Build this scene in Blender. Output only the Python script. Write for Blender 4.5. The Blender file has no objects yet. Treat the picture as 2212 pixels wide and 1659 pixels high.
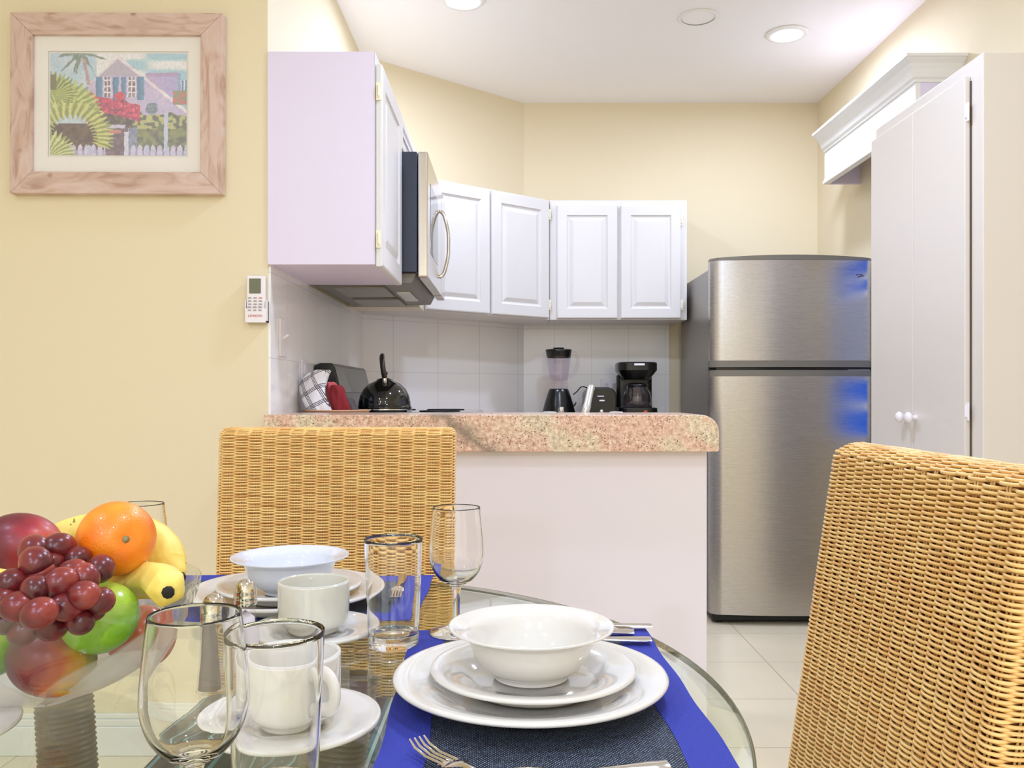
import bpy, math, random
import numpy as np
from mathutils import Vector, Matrix, Euler
random.seed(7)
PI = math.pi
SC = bpy.context.scene
COL = SC.collection

# ------------------------------------------------------------------ camera, world, exposure
CX, HY, F, CZ = 1106.0, 850.0, 1850.0, 1.05      # principal column, horizon row, focal length (px), eye height (m)
cam_d = bpy.data.cameras.new('camera'); cam = bpy.data.objects.new('camera', cam_d); COL.objects.link(cam)
cam.location = (0, 0, CZ); cam.rotation_euler = (PI/2, 0, 0)
cam_d.sensor_width = 36.0; cam_d.lens = 36.0*F/2212.0
cam_d.shift_y = (HY-829.5)/2212.0
cam_d.clip_start = 0.02; cam_d.clip_end = 60
SC.camera = cam
w = bpy.data.worlds.new('dusk'); SC.world = w; w.use_nodes = True
w.node_tree.nodes['Background'].inputs[0].default_value = (0.03, 0.17, 1.0, 1)
w.node_tree.nodes['Background'].inputs[1].default_value = 1.1
SC.view_settings.view_transform = 'Standard'; SC.view_settings.look = 'None'
SC.cycles.max_bounces = 28; SC.cycles.transmission_bounces = 28; SC.cycles.glossy_bounces = 8; SC.cycles.diffuse_bounces = 5; SC.cycles.transparent_max_bounces = 24
SC.view_settings.exposure = 0.15; SC.view_settings.gamma = 1.0; SC.view_settings.use_curve_mapping = False
CEIL = 2.647
def lamp(name, x, y, z, power, size, color=(1, 1, 1), spread=PI):
    l = bpy.data.lights.new(name, 'AREA'); l.shape = 'DISK'; l.size = size; l.energy = power; l.color = color
    l.spread = spread
    o = bpy.data.objects.new(name, l); COL.objects.link(o); o.location = (x, y, z); return o
KIT = [(1.219, 3.797), (-0.199, 3.468)]
DIN = [(0.40, 0.62, 7), (-1.35, 0.30, 5.5), (0.45, -1.25, 9), (-1.35, -1.25, 8), (0.45, -2.9, 33), (-1.35, -2.9, 30), (0.50, 2.15, 13)]  # picture-side, middle pair and bar entries are unseen lights added as fill
for x, y in KIT: lamp('downlight', x, y, CEIL-0.035, 9.5, .15, (.84, .975, 1.30))
for x, y, p in DIN: lamp('downlight', x, y, CEIL-0.035, p*1.12, .17, (.775, .955, 1.33))

def at(px, py, Y): return Vector(((px-CX)/F*Y, Y, CZ-(py-HY)/F*Y))
def on(px, py, z):
    Y = (CZ-z)*F/(py-HY); return Vector(((px-CX)/F*Y, Y, z))

# ------------------------------------------------------------------ materials
def lin(c):
    return tuple((v/12.92 if v <= .04045 else ((v+.055)/1.055)**2.4) for v in [x/255.0 for x in c])
MATS = {}
def mat(name, col, rough=.5, metal=0.0, bump=None, **kw):
    m = bpy.data.materials.new(name); m.use_nodes = True; nt = m.node_tree; b = nt.nodes['Principled BSDF']
    c = lin(col); b.inputs['Base Color'].default_value = (*c, 1)
    b.inputs['Roughness'].default_value = rough; b.inputs['Metallic'].default_value = metal
    for k, v in kw.items(): b.inputs[k].default_value = v
    if bump:
        sc, st, ds = bump
        n = nt.nodes.new('ShaderNodeTexNoise'); n.inputs['Scale'].default_value = sc; n.inputs['Detail'].default_value = 3
        tc = nt.nodes.new('ShaderNodeTexCoord'); nt.links.new(tc.outputs['Object'], n.inputs['Vector'])
        bp = nt.nodes.new('ShaderNodeBump'); bp.inputs['Strength'].default_value = st; bp.inputs['Distance'].default_value = ds
        nt.links.new(n.outputs['Fac'], bp.inputs['Height']); nt.links.new(bp.outputs['Normal'], b.inputs['Normal'])
    MATS[name] = m; return m
class G:                       # tiny node helper
    def __init__(s, m): s.m = m; s.nt = m.node_tree; s.b = s.nt.nodes.get('Principled BSDF')
    def n(s, t, **kw):
        x = s.nt.nodes.new(t)
        for k, v in kw.items():
            if k in x.inputs: x.inputs[k].default_value = v
            else: setattr(x, k, v)
        return x
    def l(s, a, b): s.nt.links.new(a, b)
    def coords(s, kind='Object', scale=(1, 1, 1), rot=(0, 0, 0)):
        tc = s.n('ShaderNodeTexCoord'); mp = s.n('ShaderNodeMapping')
        mp.inputs['Scale'].default_value = scale; mp.inputs['Rotation'].default_value = rot
        s.l(tc.outputs[kind], mp.inputs['Vector']); return mp.outputs['Vector']
    def ramp(s, src, stops):
        r = s.n('ShaderNodeValToRGB'); e = r.color_ramp.elements
        while len(e) < len(stops): e.new(.5)
        for i, (p, c) in enumerate(stops): e[i].position = p; e[i].color = (*c, 1) if len(c) == 3 else c
        s.l(src, r.inputs[0]); return r.outputs[0]
    def mix(s, fac, a, b, mode='MIX'):
        x = s.n('ShaderNodeMix', data_type='RGBA', blend_type=mode)
        for v, i in ((fac, 0), (a, 6), (b, 7)):
            if isinstance(v, (int, float)): x.inputs[i].default_value = v
            elif isinstance(v, tuple): x.inputs[i].default_value = (*v, 1) if len(v) == 3 else v
            else: s.l(v, x.inputs[i])
        return x.outputs[2]
    def math(s, op, a, b=None, c=None):
        x = s.n('ShaderNodeMath', operation=op)
        for i, v in enumerate((a, b, c)):
            if v is None: continue
            if isinstance(v, (int, float)): x.inputs[i].default_value = v
            else: s.l(v, x.inputs[i])
        return x.outputs[0]
    def bump(s, h, st=.3, d=.001):
        bp = s.n('ShaderNodeBump'); bp.inputs['Strength'].default_value = st; bp.inputs['Distance'].default_value = d
        s.l(h, bp.inputs['Height']); s.l(bp.outputs['Normal'], s.b.inputs['Normal'])

M_wall = mat('yellow wall paint', (236, 222, 190), .75, bump=(60, .06, .002))
M_ceil = mat('white ceiling paint', (250, 246, 244), .85, bump=(40, .05, .002))
M_white = mat('white cabinet paint', (226, 222, 220), .32)
M_lav = mat('lilac white melamine', (231, 221, 243), .38)
M_panel = mat('white bar panel paint', (238, 231, 238), .5, bump=(90, .04, .001))
M_closet = mat('pale closet paint', (226, 217, 208), .3)
M_trim = mat('white trim', (242, 240, 236), .4)
M_cream = mat('aged cream plastic', (246, 238, 214), .4)
M_black = mat('black plastic', (16, 17, 17), .25)
M_blackm = mat('black matte', (22, 22, 20), .6)
M_enamel = mat('black enamel', (8, 11, 8), .06, **{'Coat Weight': .6})
M_china = mat('white glazed china', (228, 223, 214), .07, **{'Coat Weight': .5, 'Coat Roughness': .03})
M_chinaw = mat('warm white glazed china', (222, 217, 202), .09, **{'Coat Weight': .4, 'Coat Roughness': .04})
M_chinab = mat('cool white glass china', (224, 227, 236), .06, **{'Coat Weight': .5})
M_chrome = mat('polished steel', (215, 212, 205), .12, 1.0)
M_greyp = mat('dark grey painted metal', (58, 64, 78), .35, .3)
M_paper = mat('white mat board', (247, 242, 236), .8)
M_plastic = mat('white plastic', (244, 238, 242), .35)
M_grout = mat('aged caulk', (214, 190, 150), .8)
M_blue = mat('royal blue cloth', (48, 58, 162), .85)
g = G(M_blue); wv = g.n('ShaderNodeTexWave', Scale=260.0, bands_direction='X'); g.l(g.coords(), wv.inputs['Vector']); g.bump(wv.outputs['Fac'], .35, .0006)
M_dark = mat('dark gap', (14, 13, 12), .8)

# stainless steel, brushed
def steel(name, col, rough, sc=(2, 2, 260)):
    m = mat(name, col, rough, 1.0); g = G(m)
    n = g.n('ShaderNodeTexNoise', Scale=3.0, Detail=3.0); g.l(g.coords(scale=sc), n.inputs['Vector'])
    r = g.ramp(n.outputs['Fac'], [(.3, (rough*.92,)*3), (.7, (rough*1.1,)*3)]); g.l(r, g.b.inputs['Roughness'])
    g.bump(n.outputs['Fac'], .007, .0003); return m
M_steel = steel('brushed stainless steel', (184, 180, 177), .27)
M_steel2 = steel('microwave stainless', (214, 210, 208), .16)
M_fside = mat('grey fridge side', (150, 146, 138), .35, .6)
M_cap = mat('grey fridge trim', (122, 117, 106), .4, .2)
M_spoon = mat('cutlery steel', (222, 218, 210), .10, 1.0)

# tile backsplash
def tile_mat(name, col, gcol, tw, th, ax, off, rough, gs=.004, bump=.25, var=.02):
    m = mat(name, col, rough); g = G(m)
    tc = g.n('ShaderNodeTexCoord'); sp = g.n('ShaderNodeSeparateXYZ'); g.l(tc.outputs['Object'], sp.inputs[0])
    def line(o, p, sh):
        a = g.math('FRACT', g.math('ADD', g.math('DIVIDE', g.math('SUBTRACT', o, sh), p), 1000.5))
        d = g.math('MULTIPLY', g.math('ABSOLUTE', g.math('SUBTRACT', a, .5)), p)
        return g.math('LESS_THAN', d, gs/2)
    a = line(sp.outputs[ax[0]], tw, off[0]); b = line(sp.outputs[ax[1]], th, off[1])
    f = g.math('MAXIMUM', a, b)
    n = g.n('ShaderNodeTexNoise', Scale=3.5, Detail=4.0); g.l(tc.outputs['Object'], n.inputs['Vector'])
    c0 = tuple(v*(1-var*4) for v in lin(col)); base = g.ramp(n.outputs['Fac'], [(.3, c0), (.7, lin(col))])
    g.l(g.mix(f, base, lin(gcol)), g.b.inputs['Base Color'])
    g.bump(g.math('SUBTRACT', 1.0, f), bump, .001)
    return m
M_floor = tile_mat('cream floor tile', (240, 225, 194), (198, 182, 150), .405, .405, (0, 1), (.996, 2.539), .28, .005, .3, .02)
M_tile = tile_mat('white wall tile', (250, 248, 246), (230, 227, 226), .2024, .25, (0, 2), (.032, 1.154), .14, .003, .2, .005)
M_tileY = tile_mat('white wall tile side', (250, 248, 246), (230, 227, 226), .2024, .25, (1, 2), (.05, 1.154), .14, .003, .2, .005)
M_counter = mat('beige counter laminate', (205, 180, 158), .25)

# granite
M_gran = mat('pink speckled granite', (214, 168, 140), .22); g = G(M_gran)
v = g.coords()
n1 = g.n('ShaderNodeTexNoise', Scale=5.0, Detail=5.0, Roughness=.6, Distortion=.6); g.l(v, n1.inputs['Vector'])
n2 = g.n('ShaderNodeTexNoise', Scale=85.0, Detail=6.0, Roughness=.8); g.l(v, n2.inputs['Vector'])
n3 = g.n('ShaderNodeTexNoise', Scale=24.0, Detail=4.0); g.l(v, n3.inputs['Vector'])
pink = g.ramp(n1.outputs['Fac'], [(.34, lin((196, 190, 160))), (.44, lin((226, 212, 172))), (.50, lin((222, 176, 148))), (.62, lin((226, 172, 146))), (.72, lin((190, 160, 140)))])
spk = g.ramp(n2.outputs['Fac'], [(.37, lin((120, 98, 84))), (.44, lin((202, 166, 144))), (.53, lin((232, 200, 176))), (.60, lin((255, 246, 226)))])
c1 = g.mix(.55, pink, spk)
sp3 = g.n('ShaderNodeTexNoise', Scale=260.0, Detail=1.0); g.l(v, sp3.inputs['Vector'])
mask = g.math('MULTIPLY', g.math('GREATER_THAN', sp3.outputs['Fac'], .66), g.math('GREATER_THAN', n3.outputs['Fac'], .47))
c2 = g.mix(mask, c1, lin((96, 78, 66)))
sx = g.n('ShaderNodeSeparateXYZ'); g.l(v, sx.inputs[0])
vein = g.math('ABSOLUTE', g.math('ADD', g.math('ADD', g.math('MULTIPLY', sx.outputs['Z'], 1.4), g.math('ADD', sx.outputs['X'], -1.24)), g.math('MULTIPLY', n3.outputs['Fac'], .12)))
vm = g.ramp(vein, [(.0, (.75,)*3), (.03, (.3,)*3), (.06, (0,)*3)])
c3 = g.mix(vm, c2, lin((120, 112, 98)))
g.l(c3, g.b.inputs['Base Color'])

# rattan
def rattan(name, a, b, dark, rough=.42):
    m = mat(name, a, rough); g = G(m)
    n = g.n('ShaderNodeTexNoise', Scale=14.0, Detail=3.0); g.l(g.coords(scale=(1, 1, 9)), n.inputs['Vector'])
    n2 = g.n('ShaderNodeTexNoise', Scale=160.0, Detail=2.0); g.l(g.coords(scale=(.25, .25, 3)), n2.inputs['Vector'])
    c = g.ramp(n.outputs['Fac'], [(.3, lin(b)), (.62, lin(a))])
    c2 = g.ramp(n2.outputs['Fac'], [(.33, lin(dark)), (.5, (1, 1, 1))])
    g.l(g.mix(.30, c, g.mix(1.0, c, c2, 'MULTIPLY')), g.b.inputs['Base Color']); g.b.inputs['Coat Weight'].default_value = .25
    return m
M_rattan = rattan('honey rattan', (250, 212, 138), (236, 184, 110), (200, 148, 90))
M_core = mat('brown core for shaded weave gaps', (130, 80, 32), .8)  # filler slab coloured as the shade in the gaps between strands
M_brown = rattan('dark brown rattan', (104, 78, 54), (74, 54, 38), (60, 44, 30))

# glass
def thin_glass(name, tint, rough=0.0, glo=1.0, alpha_col=None):
    m = bpy.data.materials.new(name); m.use_nodes = True; nt = m.node_tree; nt.nodes.clear(); g = G(m)
    o = g.n('ShaderNodeOutputMaterial'); t = g.n('ShaderNodeBsdfTransparent'); t.inputs[0].default_value = (*tint, 1)
    gl = g.n('ShaderNodeBsdfGlossy'); gl.inputs['Roughness'].default_value = rough
    gl.inputs[0].default_value = (glo, glo, glo, 1)
    ge = g.n('ShaderNodeNewGeometry'); dt = g.n('ShaderNodeVectorMath', operation='DOT_PRODUCT')
    g.l(ge.outputs['Normal'], dt.inputs[0]); g.l(ge.outputs['Incoming'], dt.inputs[1])
    fz = g.math('POWER', g.math('SUBTRACT', 1.0, g.math('ABSOLUTE', dt.outputs['Value'])), 5.0)   # Schlick, the same from both sides of the pane
    fres = g.math('MULTIPLY_ADD', fz, .92, .04); mx = g.n('ShaderNodeMixShader')
    g.l(fres, mx.inputs[0]); g.l(t.outputs[0], mx.inputs[1]); g.l(gl.outputs[0], mx.inputs[2]); g.l(mx.outputs[0], o.inputs[0])
    MATS[name] = m; return m
M_top = thin_glass('table glass', (.93, .975, .94))
M_edge = mat('green glass edge', (120, 122, 92), .15, **{'Transmission Weight': .4, 'IOR': 1.5})
M_picglass = thin_glass('picture glass', (.985, .985, .985))
M_glass = mat('clear drinking glass', (255, 255, 255), 0.0, **{'Transmission Weight': 1.0, 'IOR': 1.47})
g = G(M_glass); nt_ = M_glass.node_tree; o_ = nt_.nodes['Material Output']
def thin_nodes(g):
    t = g.n('ShaderNodeBsdfTransparent'); gl = g.n('ShaderNodeBsdfGlossy'); gl.inputs['Roughness'].default_value = 0
    ge = g.n('ShaderNodeNewGeometry'); dt = g.n('ShaderNodeVectorMath', operation='DOT_PRODUCT'); g.l(ge.outputs['Normal'], dt.inputs[0]); g.l(ge.outputs['Incoming'], dt.inputs[1])
    fz = g.math('POWER', g.math('SUBTRACT', 1.0, g.math('ABSOLUTE', dt.outputs['Value'])), 5.0); mx = g.n('ShaderNodeMixShader')
    g.l(g.math('MULTIPLY_ADD', fz, .92, .04), mx.inputs[0]); g.l(t.outputs[0], mx.inputs[1]); g.l(gl.outputs[0], mx.inputs[2]); return mx.outputs[0]
mx_ = g.n('ShaderNodeMixShader'); mx_.inputs[0].default_value = .0
g.l(g.b.outputs[0], mx_.inputs[1]); g.l(thin_nodes(g), mx_.inputs[2]); g.l(mx_.outputs[0], o_.inputs[0])
M_jar = thin_glass('smoky clear plastic', (.95, .93, .965))
# fruit bowl: clear, with frosted petals on its lower half
M_bowl = thin_glass('fruit bowl glass', (.95, .96, .95)); g = G(M_bowl); nt = M_bowl.node_tree
out = [n for n in nt.nodes if n.type == 'OUTPUT_MATERIAL'][0]; clear = [n for n in nt.nodes if n.type == 'MIX_SHADER'][0]
sx = g.n('ShaderNodeSeparateXYZ'); tc = g.n('ShaderNodeTexCoord'); g.l(tc.outputs['Object'], sx.inputs[0])
ang = g.math('ARCTAN2', sx.outputs['Y'], sx.outputs['X'])
pa = g.math('ABSOLUTE', g.math('SINE', g.math('ADD', g.math('MULTIPLY', ang, 2.0), 2.144)))
pb = g.math('ABSOLUTE', g.math('SINE', g.math('ADD', g.math('MULTIPLY', ang, 2.0), 2.75)))
hA = g.math('MULTIPLY_ADD', g.math('POWER', pa, .8), .085, -.004)
hB = g.math('MULTIPLY_ADD', g.math('POWER', pb, .8), .068, -.004)
fA = g.math('LESS_THAN', sx.outputs['Z'], hA); fB = g.math('LESS_THAN', sx.outputs['Z'], hB)
fac = g.math('ADD', g.math('MULTIPLY', fA, .42), g.math('MULTIPLY', fB, .26))
df = g.n('ShaderNodeBsdfTranslucent'); df.inputs[0].default_value = (.95, .90, .86, 1)
dd = g.n('ShaderNodeBsdfDiffuse'); dd.inputs[0].default_value = (.95, .91, .88, 1)
ms = g.n('ShaderNodeMixShader'); ms.inputs[0].default_value = .5; g.l(df.outputs[0], ms.inputs[1]); g.l(dd.outputs[0], ms.inputs[2])
mx = g.n('ShaderNodeMixShader'); g.l(fac, mx.inputs[0]); g.l(clear.outputs[0], mx.inputs[1]); g.l(ms.outputs[0], mx.inputs[2]); g.l(mx.outputs[0], out.inputs[0])

def emit(name, col, s):
    m = bpy.data.materials.new(name); m.use_nodes = True; nt = m.node_tree; nt.nodes.clear(); g = G(m)
    o = g.n('ShaderNodeOutputMaterial'); e = g.n('ShaderNodeEmission', Strength=s); e.inputs[0].default_value = (*col, 1)
    g.l(e.outputs[0], o.inputs[0]); return m
M_bulb = emit('lit lamp lens', (1, .94, .86), 14)

# ------------------------------------------------------------------ mesh helpers
def link(name, me, parent=None, mat=None, smooth=False, world=False):
    o = bpy.data.objects.new(name, me); COL.objects.link(o)
    for m in (mat if isinstance(mat, (list, tuple)) else [mat]):
        if m: me.materials.append(m)
    if parent:
        o.parent = parent
        if world:
            me.transform(Matrix.Translation(-wloc(parent)))
    if smooth:
        me.polygons.foreach_set('use_smooth', [True]*len(me.polygons))
    return o
def wloc(o):
    l = Vector(o.location)
    while o.parent: o = o.parent; l = l+Vector(o.location)
    return l
def tag(o, label=None, cat=None, group=None, kind=None):
    if label: o['label'] = label
    if cat: o['category'] = cat
    if group: o['group'] = group
    if kind: o['kind'] = kind
    return o
def thing(name, label, cat, loc=(0, 0, 0), rz=0, group=None):
    o = bpy.data.objects.new(name, None); COL.objects.link(o); o.location = loc; o.rotation_euler = (0, 0, rz)
    o.empty_display_size = .05
    return tag(o, label, cat, group)
class MB:
    def __init__(s): s.v = []; s.f = []; s.mi = []; s.cur = 0
    def add(s, vs, fs):
        o = len(s.v); s.v += [tuple(p) for p in vs]; s.f += [tuple(i+o for i in f) for f in fs]; s.mi += [s.cur]*len(fs); return s
    def box(s, x0, y0, z0, x1, y1, z1):
        x0, x1 = min(x0, x1), max(x0, x1); y0, y1 = min(y0, y1), max(y0, y1); z0, z1 = min(z0, z1), max(z0, z1)
        vs = [(x, y, z) for z in (z0, z1) for y in (y0, y1) for x in (x0, x1)]
        return s.add(vs, [(0, 2, 3, 1), (4, 5, 7, 6), (0, 1, 5, 4), (2, 6, 7, 3), (0, 4, 6, 2), (1, 3, 7, 5)])
    def prism(s, pts, d):                      # polygon of 3-D points extruded by vector d
        n = len(pts); a = [Vector(p) for p in pts]; d = Vector(d)
        return s.add(a+[p+d for p in a], [tuple(range(n-1, -1, -1)), tuple(range(n, 2*n))]+[(i, (i+1) % n, n+(i+1) % n, n+i) for i in range(n)])
    def lathe(s, prof, n=40, c=(0, 0, 0), sx=1, sy=1, axis='Z'):
        vs, fs = [], []; rings = []
        for r, z in prof:
            if r < 1e-6: rings.append([len(vs)]); vs.append((0, 0, z))
            else:
                rings.append(list(range(len(vs), len(vs)+n)))
                vs += [(r*sx*math.cos(2*PI*i/n), r*sy*math.sin(2*PI*i/n), z) for i in range(n)]
        for A, B in zip(rings[:-1], rings[1:]):
            if len(A) == 1 and len(B) == 1: continue
            for i in range(n):
                j = (i+1) % n
                if len(A) == 1: fs.append((A[0], B[j], B[i]))
                elif len(B) == 1: fs.append((A[i], A[j], B[0]))
                else: fs.append((A[i], A[j], B[j], B[i]))
        if axis == 'Y': vs = [(x, z, y) for x, y, z in vs]; fs = [f[::-1] for f in fs]
        if axis == 'X': vs = [(z, x, y) for x, y, z in vs]
        c = Vector(c); return s.add([Vector(p)+c for p in vs], fs)
    def tube(s, pts, r, n=8, closed=False, cap=True, flat=1.0):
        P = [Vector(p) for p in pts]; R = r if isinstance(r, (list, tuple)) else [r]*len(P); m = len(P)
        vs, fs = [], []; nrm = None
        for i, p in enumerate(P):
            if closed: t = P[(i+1) % m]-P[i-1]
            else: t = P[min(i+1, m-1)]-P[max(i-1, 0)]
            t.normalize()
            if nrm is None:
                nrm = t.cross(Vector((0, 0, 1)))
                if nrm.length < .1: nrm = t.cross(Vector((0, 1, 0)))
            nrm = (nrm-t*nrm.dot(t)).normalized(); b = t.cross(nrm)
            vs += [p+(nrm*math.cos(2*PI*k/n)+b*math.sin(2*PI*k/n)*flat)*R[i] for k in range(n)]
        for i in range(m if closed else m-1):
            a, b2 = i*n, ((i+1) % m)*n
            fs += [(a+k, a+(k+1) % n, b2+(k+1) % n, b2+k) for k in range(n)]
        if cap and not closed: fs += [tuple(range(n-1, -1, -1)), tuple(range((m-1)*n, m*n))]
        return s.add(vs, fs)
    def build(s, name, mat, parent=None, smooth=False, world=False, bevel=0, seg=2, auto=None):
        me = bpy.data.meshes.new(name); me.from_pydata(s.v, [], s.f); me.validate(); me.update()
        o = link(name, me, parent, mat, smooth, world)
        if isinstance(mat, (list, tuple)) and len(me.polygons) == len(s.mi): me.polygons.foreach_set('material_index', s.mi)
        if bevel:
            b = o.modifiers.new('bevel', 'BEVEL'); b.width = bevel; b.segments = seg; b.limit_method = 'ANGLE'; b.angle_limit = math.radians(40)
            b.harden_normals = False
        if auto:
            me.polygons.foreach_set('use_smooth', [True]*len(me.polygons))
            try: me.set_sharp_from_angle(angle=math.radians(auto))
            except Exception: pass
        return o
def B(name, mt, parent, *a, bevel=.002, world=True, **k): return MB().box(*a).build(name, mt, parent, bevel=bevel, world=world, **k)
def circ(r0, r1, a0, a1, n): return [(r0+r1*math.cos(a0+(a1-a0)*i/n), r1*math.sin(a0+(a1-a0)*i/n)) for i in range(n+1)]
def rrect(w, d, r, n=5, cx=0, cy=0):
    o = []
    for sx, sy, a in ((1, 1, 0), (-1, 1, 90), (-1, -1, 180), (1, -1, 270)):
        for i in range(n+1):
            t = math.radians(a+90*i/n); o.append((cx+sx*(w/2-r)+r*math.cos(t), cy+sy*(d/2-r)+r*math.sin(t)))
    return o
def spline(P, n):
    P = [Vector(p) for p in P]; out = []
    Q = [P[0]*2-P[1]]+P+[P[-1]*2-P[-2]]
    for i in range(1, len(Q)-2):
        for k in range(n):
            t = k/n; a, b, c, d = Q[i-1], Q[i], Q[i+1], Q[i+2]
            out.append(.5*((2*b)+(c-a)*t+(2*a-5*b+4*c-d)*t*t+(3*b-a-3*c+d)*t**3))
    return out+[P[-1]]
def copy_tree(o, label=None, group=None, loc=None, rz=None):
    c = o.copy(); COL.objects.link(c)
    if label: c['label'] = label
    if group: c['group'] = group
    if loc is not None: c.location = loc
    if rz is not None: c.rotation_euler = (0, 0, rz)
    for ch in o.children:
        d = ch.copy(); COL.objects.link(d); d.parent = c
        for gch in ch.children:
            e = gch.copy(); COL.objects.link(e); e.parent = d
    return c
def struct(name, mb, mt, **k): return tag(mb.build(name, mt, **k), kind='structure')

# ------------------------------------------------------------------ the room
YP, YB, XL, XR = 2.495, 4.71, -.712, 1.681       # picture wall, back wall, kitchen left wall, right wall
DX, DY = .064, 4.038                             # the diagonal wall runs (XL, DY) -> (DX, YB)
X0, Y0 = -2.6, -3.7                              # dining side, behind the camera
T = .1
struct('floor', MB().box(X0-T, Y0-T, -.1, XR+T, YB+T, 0), M_floor)
struct('ceiling', MB().box(X0-T, Y0-T, CEIL, XR+T, YB+T, CEIL+.1), M_ceil)
struct('wall_front', MB().box(X0, YP, 0, XL, YP+T, CEIL), M_wall)          # the wall with the picture
struct('wall_left', MB().box(XL-T, YP+T, 0, XL, YB, CEIL), M_wall)
nx, ny = (DY-YB), -(XL-DX); L_ = math.hypot(nx, ny); nx, ny = nx/L_, ny/L_   # out of the room
struct('wall_diagonal', MB().prism([(XL, DY, 0), (DX, YB, 0), (DX-.05, YB, 0), (XL, DY+.05, 0)], (0, 0, CEIL)), M_wall)
struct('wall_back', MB().box(XL, YB, 0, XR+T, YB+T, CEIL), M_wall)
WY0, WY1, WZ0, WZ1 = 3.42, 3.868, .84, 1.70
wr = MB().box(XR, Y0, 0, XR+T, WY0, CEIL).box(XR, WY1, 0, XR+T, YB, CEIL).box(XR, WY0, 0, XR+T, WY1, WZ0).box(XR, WY0, WZ1, XR+T, WY1, CEIL)
struct('wall_right', wr, M_wall)
struct('wall_rear', MB().box(X0, Y0-T, 0, XR, Y0, CEIL), M_wall)
struct('wall_side', MB().box(X0-T, Y0, 0, X0, YP, CEIL), M_wall)
# louvred window in the right wall between closet and fridge
wf = MB().box(XR-.004, WY0-.03, WZ0-.03, XR+.05, WY0+.01, WZ1+.03).box(XR-.004, WY1-.01, WZ0-.03, XR+.05, WY1+.03, WZ1+.03) \
    .box(XR-.004, WY0, WZ0-.03, XR+.05, WY1, WZ0+.01).box(XR-.004, WY0, WZ1-.01, XR+.05, WY1, WZ1+.03)
win = struct('window_1', wf, M_trim, bevel=.002)
for z in [.99, 1.13, 1.16, 1.19, 1.22, 1.25, 1.28, 1.31, 1.34, 1.37, 1.40, 1.43, 1.46, 1.49, 1.52, 1.60]:
    sl = MB().prism([(XR+.02, WY0+.02, z-.018), (XR+.026, WY0+.02, z-.018), (XR+.056, WY0+.02, z+.018), (XR+.05, WY0+.02, z+.018)], (0, WY1-WY0-.04, 0))
    sl.build('louvre', M_trim, win)
# baseboards
def base(name, x0, y0, x1, y1):
    m = MB().box(x0, y0, 0, x1, y1, .085)
    ix = .004 if x1-x0 > y1-y0 else 0
    m.box(x0+(0 if ix else .004), y0+ix, .085, x1-(0 if ix else .0), y1, .105)
    m.box(x0, y0+ix*2, .105, x1, y1, .12)
    return struct(name, m, M_trim, bevel=.003)
base('baseboard_front', X0, YP-.018, XL, YP)
base('baseboard_rear', X0, Y0, XR, Y0+.018)
# tiled splashback: three walls
struct('trim_1', MB().box(XL, YP+.005, .93, XL+.008, DY+.004, 1.425), M_tileY)
struct('trim_2', MB().prism([(XL+.008, DY, .93), (DX, YB-.008, .93), (DX-.006, YB-.0, .93), (XL, DY+.006, .93)], (0, 0, .495)), M_tile)
struct('trim_3', MB().box(DX-.004, YB-.008, .93, .862, YB, 1.425), M_tile)

# ------------------------------------------------------------------ ceiling fittings
def can(x, y, label, group=None):
    t = thing('ceiling_light', label, 'light', (x, y, CEIL), 0, group)
    MB().lathe([(.088, 0), (.092, -.004), (.088, -.009), (.07, -.012), (.066, -.006), (.064, 0)], 40).build('trim_ring', M_trim, t, smooth=True)
    MB().lathe([(.064, -.002), (.055, -.006), (.03, -.009), (0, -.010)], 32).build('lens', M_bulb, t, smooth=True)
    return t
can(*KIT[0], 'lit recessed ceiling light near the fridge, right one over the kitchen')
can(*KIT[1], 'lit recessed ceiling light cut by the top edge, above the wall cabinets')
for (x, y, p_), wh in zip(DIN, ('ceiling light straight above the dining table', 'added unseen fill light on the picture side of the dining table', 'added fill light in the ceiling behind the camera, middle right', 'added fill light in the ceiling behind the camera, middle left', 'rearmost right ceiling light behind the camera', 'rearmost left ceiling light behind the camera', 'added unseen fill light above the breakfast bar, beyond the top edge')): can(x, y, wh, 'dining ceiling lights')
t = thing('ceiling_cover', 'blank round white cover plate on the ceiling beside the right light', 'cover plate', (.789*1.0, 3.63, CEIL))
MB().lathe([(.080, 0), (.084, -.005), (.078, -.008), (.070, -.007)], 40).build('rim', M_trim, t, smooth=True)
MB().lathe([(.070, -.004), (0, -.005)], 40).build('plate', M_ceil, t, smooth=True)

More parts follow.
